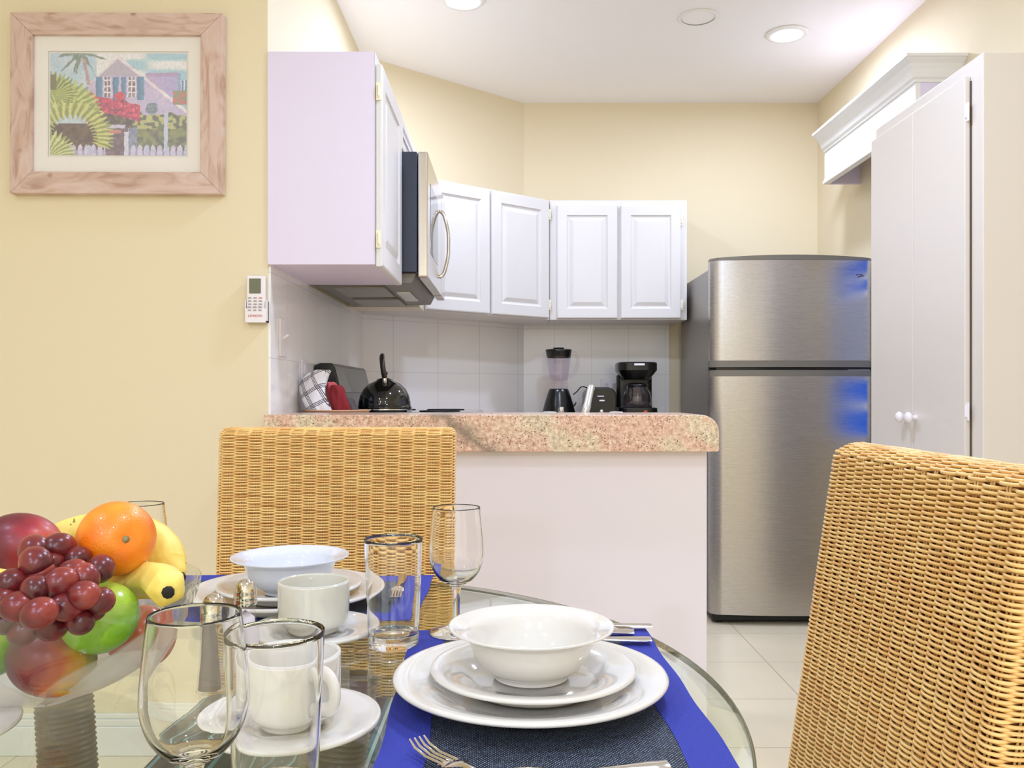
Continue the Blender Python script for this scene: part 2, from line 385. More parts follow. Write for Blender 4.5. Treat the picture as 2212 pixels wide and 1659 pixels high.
# ------------------------------------------------------------------ picture
_rn = np.random.RandomState(3).rand(64, 64)
def vn(x, y):                  # value noise 0..1
    xi, yi = int(math.floor(x)), int(math.floor(y)); fx, fy = x-xi, y-yi; fx = fx*fx*(3-2*fx); fy = fy*fy*(3-2*fy)
    a0 = _rn[yi % 64, xi % 64]*(1-fx)+_rn[yi % 64, (xi+1) % 64]*fx; b0 = _rn[(yi+1) % 64, xi % 64]*(1-fx)+_rn[(yi+1) % 64, (xi+1) % 64]*fx
    return a0*(1-fy)+b0*fy
def mixc(a, b, t): t = min(1, max(0, t)); return tuple(p*(1-t)+q*t for p, q in zip(a, b))
def painting(u, y):            # u right, y down, 0..1 -> srgb: a lilac cottage with palms, pink flowers and a picket fence
    n, m, k = vn(u*46, y*36), vn(u*17+9, y*14+3), vn(u*90+5, y*70)
    c = mixc((164, 204, 222), (236, 236, 238), (vn(u*5+2, y*9)-.42)*5+.25*(u-.4))
    if u < .34: c = mixc((172, 204, 226), (206, 218, 230), m)
    if .70 < u < .935 and .185+.03*(.93-u) < y < .5: c = (178, 152, 196) if y < .225 else mixc((196, 172, 212), (176, 172, 224), (u-.7)*4)
    if .935 < u < .955 and .19 < y < .42: c = (140, 166, 212)
    if u > .955 and .26 < y < .37: c = (78, 130, 184) if int(u*80) % 2 else (224, 230, 242)
    lx = .5-(y-.05)*.80; rx = .5+(y-.05)*.95
    if y > .05 and max(lx, .24) < u < rx and y < .88:
        c = mixc((192, 182, 200), (182, 172, 196), m) if y < .22 else mixc((208, 194, 222), (196, 184, 228), m*1.2)
    if rx-.01 < u < rx+.026 and .04 < y < .62: c = mixc((246, 240, 246), (226, 206, 226), n)
    if lx-.014 < u < lx and .05 < y < .34: c = (220, 210, 224)
    if .23 < y < .455:
        for a0, b0 in ((.333, .382), (.458, .502), (.520, .556), (.636, .688)):
            if a0 < u < b0: c = mixc((74, 122, 168), (104, 150, 186), (u-a0)/(b0-a0)+.4*n-.2)
        for a0, b0 in ((.392, .446), (.566, .628)):
            if a0 < u < b0 and y < .43:
                c = mixc((96, 78, 104), (156, 140, 160), n*1.3)
                if abs((u-a0)/(b0-a0)-.5) < .07 or abs((y*17) % 1-.5) < .12 or u < a0+.006 or u > b0-.006: c = (236, 230, 240)
    tx = .232+y*.17
    if abs(u-tx) < .012 and y < .31: c = mixc((204, 160, 156), (170, 134, 140), n)
    for ax, ay in ((-.15, .17), (-.07, .25), (-.045, .22), (.10, .18), (.19, .05), (-.2, .03)):
        q = ((u-.225)*ax+(y+.01)*ay)/(ax*ax+ay*ay)
        if 0 < q < 1.05:
            d = abs((u-.225)*ay-(y+.01-.02*q)*ax)/math.hypot(ax, ay)
            if d < .020*(1.15-q)+.012*(n-.5): c = mixc((98, 122, 116), (146, 160, 146), k)
    if y > .55+.10*m and u > .60: c = mixc((86, 94, 92), (142, 148, 96), n*1.5-.2)
    if .60 < u and .60 < y < .74 and n > .52: c = mixc((212, 208, 148), (168, 172, 112), k)
    if math.hypot(u-.745, (y-.54)*.8) < .04+.01*n: c = mixc((96, 116, 140), (140, 160, 168), k)
    if u > .90 and .36 < y < .50: c = mixc((132, 156, 118), (214, 110, 120), (n-.45)*3)
    if .835 < u < .862 and y > .58: c = (198, 204, 234)
    ym = .42+.30*max(0, u-.28)+.10*max(0, .25-u)
    if .11 < u < .66 and abs(y-ym-.05) < .085+.05*(m-.5): c = mixc(mixc((150, 44, 92), (214, 62, 104), n*1.6-.2), (240, 132, 142), (k-.6)*2)
    if math.hypot(u-.51, y-.42) < .045+.02*(n-.5): c = mixc((232, 84, 96), (196, 44, 88), n)
    if .28 < u < .60 and ym+.13 < y < .73: c = mixc((70, 56, 66), (116, 110, 92), n*1.4-.2)
    if .40 < u < .57 and y > .70: c = mixc((86, 70, 92), (134, 112, 124), n)
    if .40 < u < .55 and .70 < y < .735: c = (210, 204, 230)
    if .42 < u < .52 and .752 < y < .785: c = (204, 126, 122)
    if .543 < u < .572 and y > .77: c = (218, 218, 240)
    if .575 < u < .64 and y > .73: c = mixc((150, 160, 196), (116, 124, 150), n)
    if u < .40 and y > .69: c = mixc((62, 44, 50), (112, 88, 66), n*1.2-.1)
    if y > .885 and (u > .585 or .14 < u < .405):
        f = (u*20.5) % 1
        if y > .895+.09*max(0, abs(f-.5)-.06) and abs(f-.5) < .36: c = mixc((222, 214, 240), (190, 186, 226), n)
        elif y > .95: c = mixc((150, 140, 186), (176, 168, 206), n)
        if (u*7.1) % 1 < .12 and y > .9: c = (184, 196, 226)
    def frond(cx, cy, r0, r1, a0, a1, f1, light, dark):
        d = math.hypot(u-cx, (y-cy)*.78); a = math.atan2(cy-y, u-cx)
        if r0+.02*math.sin(a*f1) < d < r1+.022*math.sin(a*f1*1.3) and a0 < a < a1:
            return mixc(dark, light, .55+.6*math.sin(a*f1+d*28)+.5*(n-.5))
        return None
    for args in ((.10, .62, .10, .27, .15, 3.3, 34, (206, 212, 128), (134, 156, 84)), (.02, .42, .0, .17, -1.2, 1.9, 30, (186, 196, 104), (112, 132, 70)),
                 (.16, .84, .17, .29, -.35, 3.2, 36, (214, 214, 132), (138, 150, 76)), (-.02, 1.03, .0, .20, -.2, 2.0, 30, (216, 218, 150), (140, 154, 88))):
        q = frond(*args)
        if q: c = q
    if u < .045 and .21 < y < .36: c = mixc((124, 108, 62), (96, 104, 70), n)
    s = .94+.10*k; return tuple(min(255, x*s+10) for x in c)
PYF = YP-.032
a = at(20, 26, PYF); b_ = at(479, 417, PYF)
pic = thing('framed_picture', 'whitewashed pine framed picture of a palm cottage on the yellow wall', 'picture', (a.x, YP, b_.z))
PW, PH = b_.x-a.x, a.z-b_.z
pic.rotation_euler = (0, .004, 0)
M_pine = mat('whitewashed pine', (206, 178, 164), .6); g = G(M_pine)
nn = g.n('ShaderNodeTexNoise', Scale=7.0, Detail=5.0, Distortion=1.6); vv = g.coords(scale=(1, 1, 4)); g.l(vv, nn.inputs['Vector'])
vo = g.n('ShaderNodeTexVoronoi', Scale=9.0); g.l(g.coords(), vo.inputs['Vector'])
g.l(g.mix(g.ramp(vo.outputs['Distance'], [(.05, (.7,)*3), (.11, (0,)*3)]), g.ramp(nn.outputs['Fac'], [(.32, lin((188, 152, 134))), (.5, lin((214, 186, 172))), (.7, lin((222, 198, 188)))]), lin((150, 112, 84))), g.b.inputs['Base Color'])
g.bump(nn.outputs['Fac'], .15, .002)
M_pinev = M_pine.copy(); M_pinev.name = 'whitewashed pine upright'
for n_ in M_pinev.node_tree.nodes:
    if n_.type == 'MAPPING' and abs(n_.inputs['Scale'].default_value[2]-4) < .1: n_.inputs['Scale'].default_value = (4, 1, 1)
fw = .063
for (p, mm) in (([(0, 0), (PW, 0), (PW-fw, fw), (fw, fw)], M_pine), ([(0, PH), (fw, PH-fw), (PW-fw, PH-fw), (PW, PH)], M_pine),
                ([(0, 0), (fw, fw), (fw, PH-fw), (0, PH)], M_pinev), ([(PW, 0), (PW, PH), (PW-fw, PH-fw), (PW-fw, fw)], M_pinev)):
    MB().prism([(x, -.001, z) for x, z in p], (0, -.031, 0)).build('frame_rail', mm, pic, bevel=.002)
MB().box(fw-.003, -.014, fw-.003, PW-fw+.003, -.006, PH-fw+.003).build('backing_board', M_paper, pic)
# bevelled mat board with window
ix0, ix1, iz0, iz1 = at(101, 0, PYF).x-a.x, at(397.5, 0, PYF).x-a.x, at(0, 331, PYF).z-b_.z, at(0, 109.5, PYF).z-b_.z
mb = MB(); q = .006; e = .003
o4 = [(fw, fw), (PW-fw, fw), (PW-fw, PH-fw), (fw, PH-fw)]; i4 = [(ix0-q, iz0-q), (ix1+q, iz0-q), (ix1+q, iz1+q), (ix0-q, iz1+q)]
j4 = [(ix0-q+.001, iz0-q+.001), (ix1+q-.001, iz0-q+.001), (ix1+q-.001, iz1+q-.001), (ix0-q+.001, iz1+q-.001)]
mb.add([(x, -.018, z) for x, z in o4]+[(x, -.018, z) for x, z in i4]+[(x, -.0155, z) for x, z in j4],
       [(i, (i+1) % 4, 4+(i+1) % 4, 4+i) for i in range(4)]+[(4+i, 4+(i+1) % 4, 8+(i+1) % 4, 8+i) for i in range(4)])
mb.build('mat_board', M_paper, pic)
NU, NV = 320, 240
vs = []; cs = []
for j in range(NV+1):
    for i in range(NU+1):
        u, v_ = i/NU, j/NV
        vs.append((ix0+(ix1-ix0)*u, -.0152, iz0+(iz1-iz0)*v_)); wob = .007*(vn(u*40, v_*40)-.5); wob2 = .007*(vn(u*40+20, v_*40+7)-.5)
        cs.append((*lin(painting(min(1, max(0, u+wob)), min(1, max(0, 1-v_+wob2)))), 1))
me = bpy.data.meshes.new('painting'); W1 = NU+1
me.from_pydata(vs, [], [(j*W1+i, j*W1+i+1, (j+1)*W1+i+1, (j+1)*W1+i) for j in range(NV) for i in range(NU)])
ca = me.color_attributes.new('paint', 'FLOAT_COLOR', 'POINT'); ca.data.foreach_set('color', np.array(cs, dtype=np.float32).ravel())
M_art = mat('painted print', (200, 200, 200), .6); g = G(M_art); at_ = g.n('ShaderNodeAttribute', attribute_name='paint')
g.l(g.mix(.2, at_.outputs['Color'], (.8, .78, .82)), g.b.inputs['Base Color'])
link('painting', me, pic, M_art)
MB().add([(fw, -.021, fw), (PW-fw, -.021, fw), (PW-fw, -.021, PH-fw), (fw, -.021, PH-fw)], [(0, 1, 2, 3)]).build('glazing', M_picglass, pic)

# ------------------------------------------------------------------ remote control in its holder
r0, r1 = at(533.5, 596, YP-.02), at(573, 697, YP-.02)
rc = thing('remote_control', 'white air conditioner remote in a wall holder beside the kitchen opening', 'remote control', ((r0.x+r1.x)/2, YP, r1.z))
rw = r1.x-r0.x; rh = r0.z-r1.z
MB().box(-rw/2, -.024, .006, rw/2, -.006, rh).build('handset', M_plastic, rc, bevel=.003, seg=3)
hw_ = rw/2+.003
MB().box(-hw_-.001, -.010, 0, hw_+.002, -.0005, rh*.47).box(-hw_-.001, -.027, 0, hw_+.002, 0, .006).box(-hw_-.001, -.027, 0, -hw_+.0015, 0, rh*.47).box(hw_-.001, -.027, 0, hw_+.002, 0, rh*.47)\
    .box(-hw_, -.0285, 0, hw_, -.0245, rh*.30).build('wall_holder', M_plastic, rc, bevel=.001)
M_lcd = mat('grey green display', (112, 114, 92), .2)
MB().box(-rw*.36, -.0248, rh*.62, rw*.28, -.0238, rh*.94).build('display', M_lcd, rc, bevel=.001)
M_key = mat('grey keys', (176, 166, 166), .5); M_keyr = mat('red key', (222, 150, 146), .5)
for j in range(5):
    for i in range(3):
        x = -rw*.32+i*rw*.29; z = rh*(.525-.066*j)
        MB().box(x-.005, -.0252 if j < 3 else -.0295, z-.0022, x+.005, -.0235 if j < 3 else -.0275, z+.0022).build('button', M_keyr if (j, i) == (0, 2) else M_key, rc, bevel=.0008)
def text(name, s, size, mt, parent, loc, rot=(PI/2, 0, 0), ext=.0003):
    c = bpy.data.curves.new(name, 'FONT'); c.body = s; c.size = size; c.align_x = 'CENTER'; c.extrude = ext; c.materials.append(mt)
    o = bpy.data.objects.new(name, c); COL.objects.link(o); 
    dg = bpy.context.evaluated_depsgraph_get(); me = bpy.data.meshes.new_from_object(o.evaluated_get(dg)); bpy.data.objects.remove(o)
    o = link(name, me, parent); o.location = loc; o.rotation_euler = rot; return o
M_red = mat('red print', (200, 80, 84), .5)
text('logo', 'LENNOX)', .0095, M_red, rc, (0, -.0289, rh*.12))

# ------------------------------------------------------------------ raised-panel doors and cabinets
def panel_door(mb, o, u, n, w_, h, rail=.055, t=.019):
    o, u, n = Vector(o), Vector(u), Vector(n); up = Vector((0, 0, 1))
    L = [(0, 0), (0, t*.7), (.003, t*.93), (.007, t), (rail, t), (rail+.004, t-.006), (rail+.010, t-.008), (rail+.014, t-.008), (rail+.030, t-.0015), (rail+.034, t-.0005)]
    vs, fs = [], []
    for k, (ins, dp) in enumerate(L):
        r = 0
        for a_, b2 in ((ins, ins), (w_-ins, ins), (w_-ins, h-ins), (ins, h-ins)): vs.append(o+u*a_+up*b2+n*dp)
    for k in range(len(L)-1): fs += [(4*k+i, 4*k+(i+1) % 4, 4*k+4+(i+1) % 4, 4*k+4+i) for i in range(4)]
    k = 4*(len(L)-1); fs += [(k, k+1, k+2, k+3), (3, 2, 1, 0)]
    if u.cross(up).dot(n) < 0: fs = [f[::-1] for f in fs]
    mb.add(vs, fs)
def hinge(parent, p, ax, n, mt=None):
    p, ax, n = Vector(p), Vector(ax), Vector(n); m = MB()
    def bx(a0, a1, z0, z1, d0, d1):
        q = [p+ax*a0+n*d0+Vector((0, 0, z0)), p+ax*a1+n*d0+Vector((0, 0, z0)), p+ax*a1+n*d1+Vector((0, 0, z0)), p+ax*a0+n*d1+Vector((0, 0, z0))]
        m.prism(q, (0, 0, z1-z0))
    bx(-.008, .008, -.026, .026, -.001, .003); bx(-.004, .004, -.018, .018, .002, .0055)
    m.tube([p+n*.006+Vector((0, 0, -.015)), p+n*.006+Vector((0, 0, .015))], .003, 8)
    m.build('hinge', mt or M_cream, parent, world=True, bevel=.0008)
ZB, ZT = 1.425, 2.035
# left cabinet (its side faces the dining room)
cX = -.401
c = thing('wall_cabinet', 'lilac white wall cabinet at the kitchen opening, its plain side facing out', 'cabinet', (XL, YP, ZB), 0, 'kitchen wall cabinets')
B('carcass', M_lav, c, XL, YP-.004, ZB, cX, 2.958, 2.045, bevel=.0015)
B('face_frame', M_white, c, cX, YP-.004, ZB, cX+.003, 2.958, 2.045, bevel=.001)
dm = MB(); panel_door(dm, (cX+.005, YP+.002, ZB-.004), (0, 1, 0), (1, 0, 0), .44, .590, .06)
d = dm.build('door', M_white, c, world=True)
for z in (1.50, 1.93): hinge(d, (cX+.013, YP-.001, z), (1, 0, 0), (0, -1, 0))
B('caulk_line', M_grout, c, XL, YP, ZB-.004, XL+.006, 2.95, ZB, bevel=0)
# cabinet above the microwave
c = thing('wall_cabinet', 'short white wall cabinet above the microwave', 'cabinet', (XL, 2.96, 1.895), 0, 'kitchen wall cabinets')
B('carcass', M_white, c, XL, 2.960, 1.895, cX, 3.715, ZT)
dm = MB(); panel_door(dm, (cX+.001, 2.965, 1.90), (0, 1, 0), (1, 0, 0), .37, .115, .03); dm.build('door', M_white, c, world=True)
dm = MB(); panel_door(dm, (cX+.001, 3.340, 1.90), (0, 1, 0), (1, 0, 0), .37, .115, .03); dm.build('door', M_white, c, world=True)
# corner cabinet with a diagonal face
P0, P1 = Vector((-.407, 3.891, 0)), Vector((.190, 4.366, 0)); U = (P1-P0).normalized(); N = Vector((U.y, -U.x, 0))
c = thing('corner_cabinet', 'white diagonal corner wall cabinet with two raised panel doors beside the microwave', 'cabinet', (-.35, 4.1, ZB), 0, 'kitchen wall cabinets')
B('filler', M_cream, c, XL+.002, 3.717, ZB, cX, 3.891, ZT, bevel=0)
mb = MB().prism([(XL+.002, 3.892, ZB), (P0.x, 3.892, ZB), (P1.x, P1.y, ZB), (P1.x, YB-.001, ZB), (DX+.001, YB-.002, ZB), (XL+.002, DY-.003, ZB)], (0, 0, ZT-ZB)); mb.build('carcass', M_white, c, world=True)
Lf = (P1-P0).length; dw = (Lf-.035)/2
for i in range(2):
    dm = MB(); panel_door(dm, P0+U*(.008+i*(dw+.012))+N*.001+Vector((0, 0, ZB+.006)), U, N, dw, ZT-ZB-.012, .055); d = dm.build('door', M_white, c, world=True)
    if i == 1:
        for z in (1.50, 1.96): hinge(d, P0+U*(.008+dw*2+.017)+N*.012+Vector((0, 0, z)), U, N, M_cream)
# cabinet on the back wall
c = thing('wall_cabinet', 'white two door wall cabinet on the back wall, left of the fridge', 'cabinet', (.53, YB, ZB), 0, 'kitchen wall cabinets')
B('carcass', M_white, c, .192, 4.366, ZB, .892, YB, ZT)
xs = at(1203, 0, 4.35).x, at(1334, 0, 4.35).x, at(1341, 0, 4.35).x, at(1471, 0, 4.35).x
for i in range(2):
    dm = MB(); panel_door(dm, (xs[2*i], 4.365, ZB+.006), (1, 0, 0), (0, -1, 0), xs[2*i+1]-xs[2*i], ZT-ZB-.035, .05); d = dm.build('door', M_white, c, world=True)
    for z in (1.50, 1.93):
        if i == 1: hinge(d, (xs[3]+.004, 4.356, z), (1, 0, 0), (0, -1, 0), M_cream)
# ------------------------------------------------------------------ microwave over the range
mwF = -.291
mw = thing('microwave', 'stainless over-the-range microwave with bowed handle, hung between the wall cabinets', 'microwave', (XL, 2.965, 1.455))
mb = MB().box(XL+.002, 2.965, 1.470, mwF-.038, 3.712, 1.888); mb.build('case', M_greyp, mw, world=True, bevel=.003)
ug = MB().prism([(XL+.01, 2.98, 1.47), (mwF-.04, 2.98, 1.47), (mwF-.06, 2.98, 1.432), (XL+.03, 2.98, 1.425)], (0, .715, 0))
ug.build('underside', M_cap, mw, world=True, bevel=.003)
for k in range(2):
    y = 3.03+.36*k
    B('grease_filter', M_fside, mw, XL+.08, y, 1.421, mwF-.16, y+.27, 1.430, bevel=.002)
B('task_lamp', M_trim, mw, mwF-.14, 3.20, 1.424, mwF-.09, 3.48, 1.431, bevel=.002)
B('door', M_steel2, mw, mwF-.036, 2.963, 1.452, mwF, 3.52, 1.888, bevel=.006, seg=3)
B('control_panel', M_steel2, mw, mwF-.036, 3.523, 1.452, mwF, 3.712, 1.888, bevel=.006, seg=3)
M_mglass = mat('dark door glass', (60, 62, 66), .06, .2)
B('door_window', M_mglass, mw, mwF-.002, 3.06, 1.55, mwF+.0008, 3.36, 1.80, bevel=.0)
hp = [(mwF, 3.44, 1.785), (mwF+.018, 3.44, 1.765), (mwF+.034, 3.44, 1.70), (mwF+.036, 3.44, 1.65), (mwF+.034, 3.44, 1.60), (mwF+.018, 3.44, 1.535), (mwF, 3.44, 1.515)]
MB().tube(spline(hp, 6), .0075, 10).build('handle', M_chrome, mw, smooth=True, world=True)

# ------------------------------------------------------------------ breakfast bar with granite
GX, GXR = at(572, 0, 2.45).x, .590
bar = thing('breakfast_bar', 'plain white half wall panel of the breakfast bar under the granite', 'bar', (0, 2.50, 0))
B('panel', M_panel, bar, XL+.002, 2.490, 0, at(1527, 0, 2.49).x, 2.60, .8835, bevel=.002)
B('toe_strip', M_panel, bar, XL+.002, 2.484, 0, at(1527, 0, 2.49).x, 2.49, .004, bevel=0)
ct = MB(); zt, zb = .9895, .884
# slab profile seen from the front with a rounded upper right end
R = .055
pr = [(GX, zb), (GXR-.004, zb), (GXR, zb+.004)]+[(GXR-R+R*math.cos(t_), zt-R*.9+R*.9*math.sin(t_)) for t_ in [PI/2*i/10 for i in range(11)]]+[(GX, zt)]
ct.prism([(x, 2.437, z) for x, z in pr], (0, .30, 0))
tag(ct.build('countertop', M_gran, None, bevel=.004, seg=3, auto=30), 'thick pink speckled granite countertop with a rounded end on the breakfast bar', 'countertop')
# kitchen worktop run (behind the bar and round the corner)
wt = thing('base_cabinet', 'low kitchen base cabinet run with worktop behind the bar', 'cabinet', (XL, 2.7, 0))
CH = .936
B('carcass', M_white, wt, XL+.009, 2.745, .0, .50, 3.0, CH-.03)
sw = MB().box(XL+.001, 2.74, CH-.03, .52, 3.03, CH-.0); sw.build('worktop', M_counter, wt, world=True, bevel=.003)
w2 = thing('base_cabinet', 'kitchen base cabinet in the tiled corner under the blender and coffee maker', 'cabinet', (0, 4.4, 0))
MB().prism([(XL+.001, 3.75, 0), (-.12, 3.75, 0), (.15, 4.09, 0), (.88, 4.09, 0), (.88, YB-.001, 0), (DX, YB-.001, 0), (XL+.001, DY-.002, 0)], (0, 0, CH-.03)).build('carcass', M_white, w2, world=True)
MB().prism([(XL+.009, 3.735, CH-.03), (-.10, 3.735, CH-.03), (.16, 4.06, CH-.03), (.885, 4.06, CH-.03), (.885, YB-.009, CH-.03), (DX+.002, YB-.009, CH-.03), (XL+.009, DY-.004, CH-.03)], (0, 0, .03)).build('worktop', M_counter, w2, world=True, bevel=.003)

# ------------------------------------------------------------------ range
st = thing('range', 'black electric range with raised grey control backguard against the tiled wall', 'range', (XL, 2.965, 0))
B('body', M_white, st, XL+.01, 3.04, 0, -.13, 3.70, .93)
B('cooktop', M_enamel, st, XL+.01, 3.035, .931, -.125, 3.715, .9835, bevel=.012, seg=4)
sid = [(XL+.012, .984), (XL+.118, .984), (XL+.116, .998), (XL+.078, 1.150), (XL+.072, 1.158), (XL+.03, 1.158), (XL+.012, 1.150)]
MB().prism([(x, 3.035, z) for x, z in sid], (0, .668, 0)).build('backguard', M_black, st, world=True, bevel=.004)
M_ctrl = mat('grey control panel', (112, 112, 104), .3)
d_ = Vector((.038, 0, -.152)).normalized(); nn_ = Vector((.152, 0, .038)).normalized()
o_ = Vector((XL+.079, 3.050, 1.146)); 
MB().prism([o_+nn_*.0005, o_+nn_*.0005+Vector((0, .64, 0)), o_+nn_*.0005+Vector((0, .64, 0))+d_*.095, o_+nn_*.0005+d_*.095], nn_*.002).build('control_panel', M_ctrl, st, world=True, bevel=.0008)
for i in range(2):
    for j in range(2):
        if i == 0 and j == 1: pass
        MB().tube([(XL+.24+.20*i+.075*math.cos(q), 3.22+.30*j+.075*math.sin(q), .9845) for q in [2*PI*k/24 for k in range(24)]], .002, 6, closed=True).build('burner', M_blackm, st, world=True, smooth=True)

# ------------------------------------------------------------------ kettle
K = at(831, 889, 3.25); kz = .9865
ket = thing('kettle', 'shiny black domed kettle with an upright handle on the range', 'kettle', (K.x, K.y, kz), .148)
r = .103
MB().lathe([(0, 0), (r*.93, 0), (r*1.0, .004), (r*1.0, .012), (r*.965, .016), (r*.955, .03), (r*.90, .055), (r*.78, .08), (r*.58, .10), (r*.34, .111), (r*.30, .114), (r*.28, .118), (r*.15, .122), (0, .123)], 48).build('body', M_enamel, ket, smooth=True)
MB().lathe([(r*1.001, .0), (r*1.012, .003), (r*1.001, .006)], 48).build('base_ring', M_chrome, ket, smooth=True)
MB().lathe([(.0, .122), (.006, .124), (.007, .130), (.012, .138), (.010, .146), (0, .149)], 20).build('lid_knob', M_black, ket, smooth=True)
for s in (-1, 1): MB().tube([(0, s*.062, .088), (0, s*.062, .118), (0, s*.058, .135)], [.010, .008, .007], 10, flat=.7).build('bracket', M_chrome, ket, smooth=True)
M_kh = mat('dark brown handle', (44, 30, 26), .35)
MB().tube(spline([(0, -.060, .122), (-.006, -.062, .155), (-.010, -.045, .192), (-.010, 0, .205), (-.010, .045, .192), (-.006, .062, .155), (0, .060, .122)], 6), .0115, 12, flat=.8).build('handle', M_kh, ket, smooth=True)
MB().tube([(0, .07, .065), (0, .100, .078), (0, .118, .088)], [.022, .016, .013], 14).build('spout', M_enamel, ket, smooth=True)

# ------------------------------------------------------------------ tray with towels at the left end of the worktop
def cloth_blob(name, mt, parent, pts, rad, seed, n=22, amp=.18):
    rnd = random.Random(seed); ph = [rnd.uniform(0, 6.3) for _ in range(8)]; m = MB(); P = spline(pts, 8)
    vs, fs = [], []; M_ = len(P)
    for i, p in enumerate(P):
        q = i/(M_-1); rr = rad*(math.sin(PI*min(1, q*1.0+.12))**.5 if q < .88 else math.sin(PI*.999)**.5+.35)
        rr = rad*max(.25, math.sin(PI*(.10+.82*q))**.45)
        for k in range(n):
            a_ = 2*PI*k/n; w_ = 1+amp*math.sin(3*a_+ph[0]+q*5)+amp*.6*math.sin(7*a_+ph[1]-q*9)+amp*.4*math.sin(11*a_+ph[2]+q*14)
            vs.append(p+Vector((math.cos(a_)*rr*w_, math.sin(a_)*rr*w_*.8, .12*rr*math.sin(5*a_+ph[3]))))
    for i in range(M_-1): fs += [(i*n+k, i*n+(k+1) % n, (i+1)*n+(k+1) % n, (i+1)*n+k) for k in range(n)]
    fs += [tuple(range(n-1, -1, -1)), tuple(range((M_-1)*n, M_*n))]
    o = m.add(vs, fs).build(name, mt, parent, smooth=True)
    s = o.modifiers.new('sub', 'SUBSURF'); s.levels = s.render_levels = 1; return o
M_plaid = mat('white cloth with black check', (240, 238, 240), .9); g = G(M_plaid)
v = g.coords(rot=(.3, .5, .4)); sx = g.n('ShaderNodeSeparateXYZ'); g.l(v, sx.inputs[0])
def stripes(o, p, w_, s=0.0):
    f = g.math('FRACT', g.math('ADD', g.math('DIVIDE', o, p), 100+s)); return g.math('MULTIPLY', g.math('LESS_THAN', f, w_), g.math('LESS_THAN', g.math('FRACT', g.math('MULTIPLY', f, 3/w_)), .5))
f = g.math('MAXIMUM', stripes(sx.outputs['X'], .044, .30), stripes(sx.outputs['Z'], .048, .30)); g.l(g.mix(f, lin((242, 240, 242)), lin((96, 90, 98))), g.b.inputs['Base Color'])
M_redc = mat('dark red cloth', (140, 36, 44), .9, bump=(60, .3, .004)); M_pinkc = mat('pink red cloth', (208, 96, 98), .9, bump=(60, .3, .004))
M_greyc = mat('dark grey cloth', (92, 84, 84), .9, bump=(60, .3, .004))
M_wood = mat('light tan wood', (216, 168, 130), .5, bump=(20, .1, .002))
TR = Vector((-.585, 2.86, CH))
tr = thing('serving_tray', 'shallow light tan wooden tray holding folded towels beside the range', 'tray', TR)
MB().lathe([(0, 0), (.055, 0), (.085, .016), (.108, .055), (.112, .057), (.111, .0605), (.106, .059), (.080, .020), (.05, .006), (0, .006)], 44).build('dish', M_wood, tr, smooth=True)
tw = cloth_blob('towel', M_plaid, None, [(.0, 0, 0), (-.022, .0, .05), (-.040, .01, .10), (-.030, .02, .150), (-.010, .02, .172)], .042, 3, 24, .14)
tw.location = TR+Vector((-.028, -.05, .020)); tag(tw, 'white towel with black checks, stuffed upright in the wooden tray', 'towel')
o = cloth_blob('oven_mitt', M_redc, None, [(.0, 0, 0), (-.010, 0, .05), (-.024, .01, .10), (-.034, .01, .125)], .026, 8); o.location = TR+Vector((.035, -.035, .018)); tag(o, 'dark red folded oven mitt in the tray beside the checked towel', 'oven mitt')
o = cloth_blob('pot_holder', M_pinkc, None, [(.0, 0, 0), (-.016, 0, .06), (-.030, 0, .115), (-.034, 0, .135)], .022, 9); o.location = TR+Vector((.008, .02, .018)); tag(o, 'pinkish red pot holder standing behind the dark red mitt', 'pot holder')
o = cloth_blob('dish_cloth', M_greyc, None, [(.0, 0, 0), (-.014, 0, .04), (-.024, 0, .08)], .024, 11); o.location = TR+Vector((.062, .0, .020)); tag(o, 'small dark grey dish cloth at the right side of the tray', 'cloth')

# ------------------------------------------------------------------ switch and outlets
s0 = at(617, 730, 2.62)
sw = thing('light_switch', 'white toggle light switch on the tiled side wall', 'switch', (XL+.008, 2.62, 1.2195))
MB().box(0, -.037, -.057, .006, .037, .057).build('plate', M_plastic, sw, bevel=.002)
MB().prism([(.006, -.005, -.006), (.006, -.005, .006), (.020, -.005, .012), (.022, -.005, .006)], (0, .010, 0)).build('toggle', M_plastic, sw, bevel=.001)
ol = thing('wall_outlet', 'white outlet plate on the side wall behind the checked towel', 'outlet', (XL+.008, 2.89, 1.107))
MB().box(0, -.037, -.057, .006, .037, .057).build('plate', M_plastic, ol, bevel=.002)
MB().box(.005, -.017, -.04, .009, .017, -.006).box(.005, -.017, .006, .009, .017, .04).build('socket', M_plastic, ol, bevel=.002)
p = at(1318, 832, YB)
ol = thing('wall_outlet', 'white double outlet on the back wall between toaster and coffee maker', 'outlet', (p.x, YB-.008, p.z))
MB().box(-.057, -.005, -.035, .057, 0, .035).build('plate', M_plastic, ol, bevel=.002)
for s in (-1, 1):
    so = MB().box(s*.022-.017, -.008, -.015, s*.022+.017, -.004, .015).build('socket', M_plastic, ol, bevel=.003)
    MB().box(s*.022-.007, -.0085, -.001, s*.022-.005, -.0078, .009).box(s*.022+.005, -.0085, -.001, s*.022+.007, -.0078, .009).box(s*.022-.002, -.0085, -.010, s*.022+.002, -.0078, -.006).build('slots', M_dark, so)

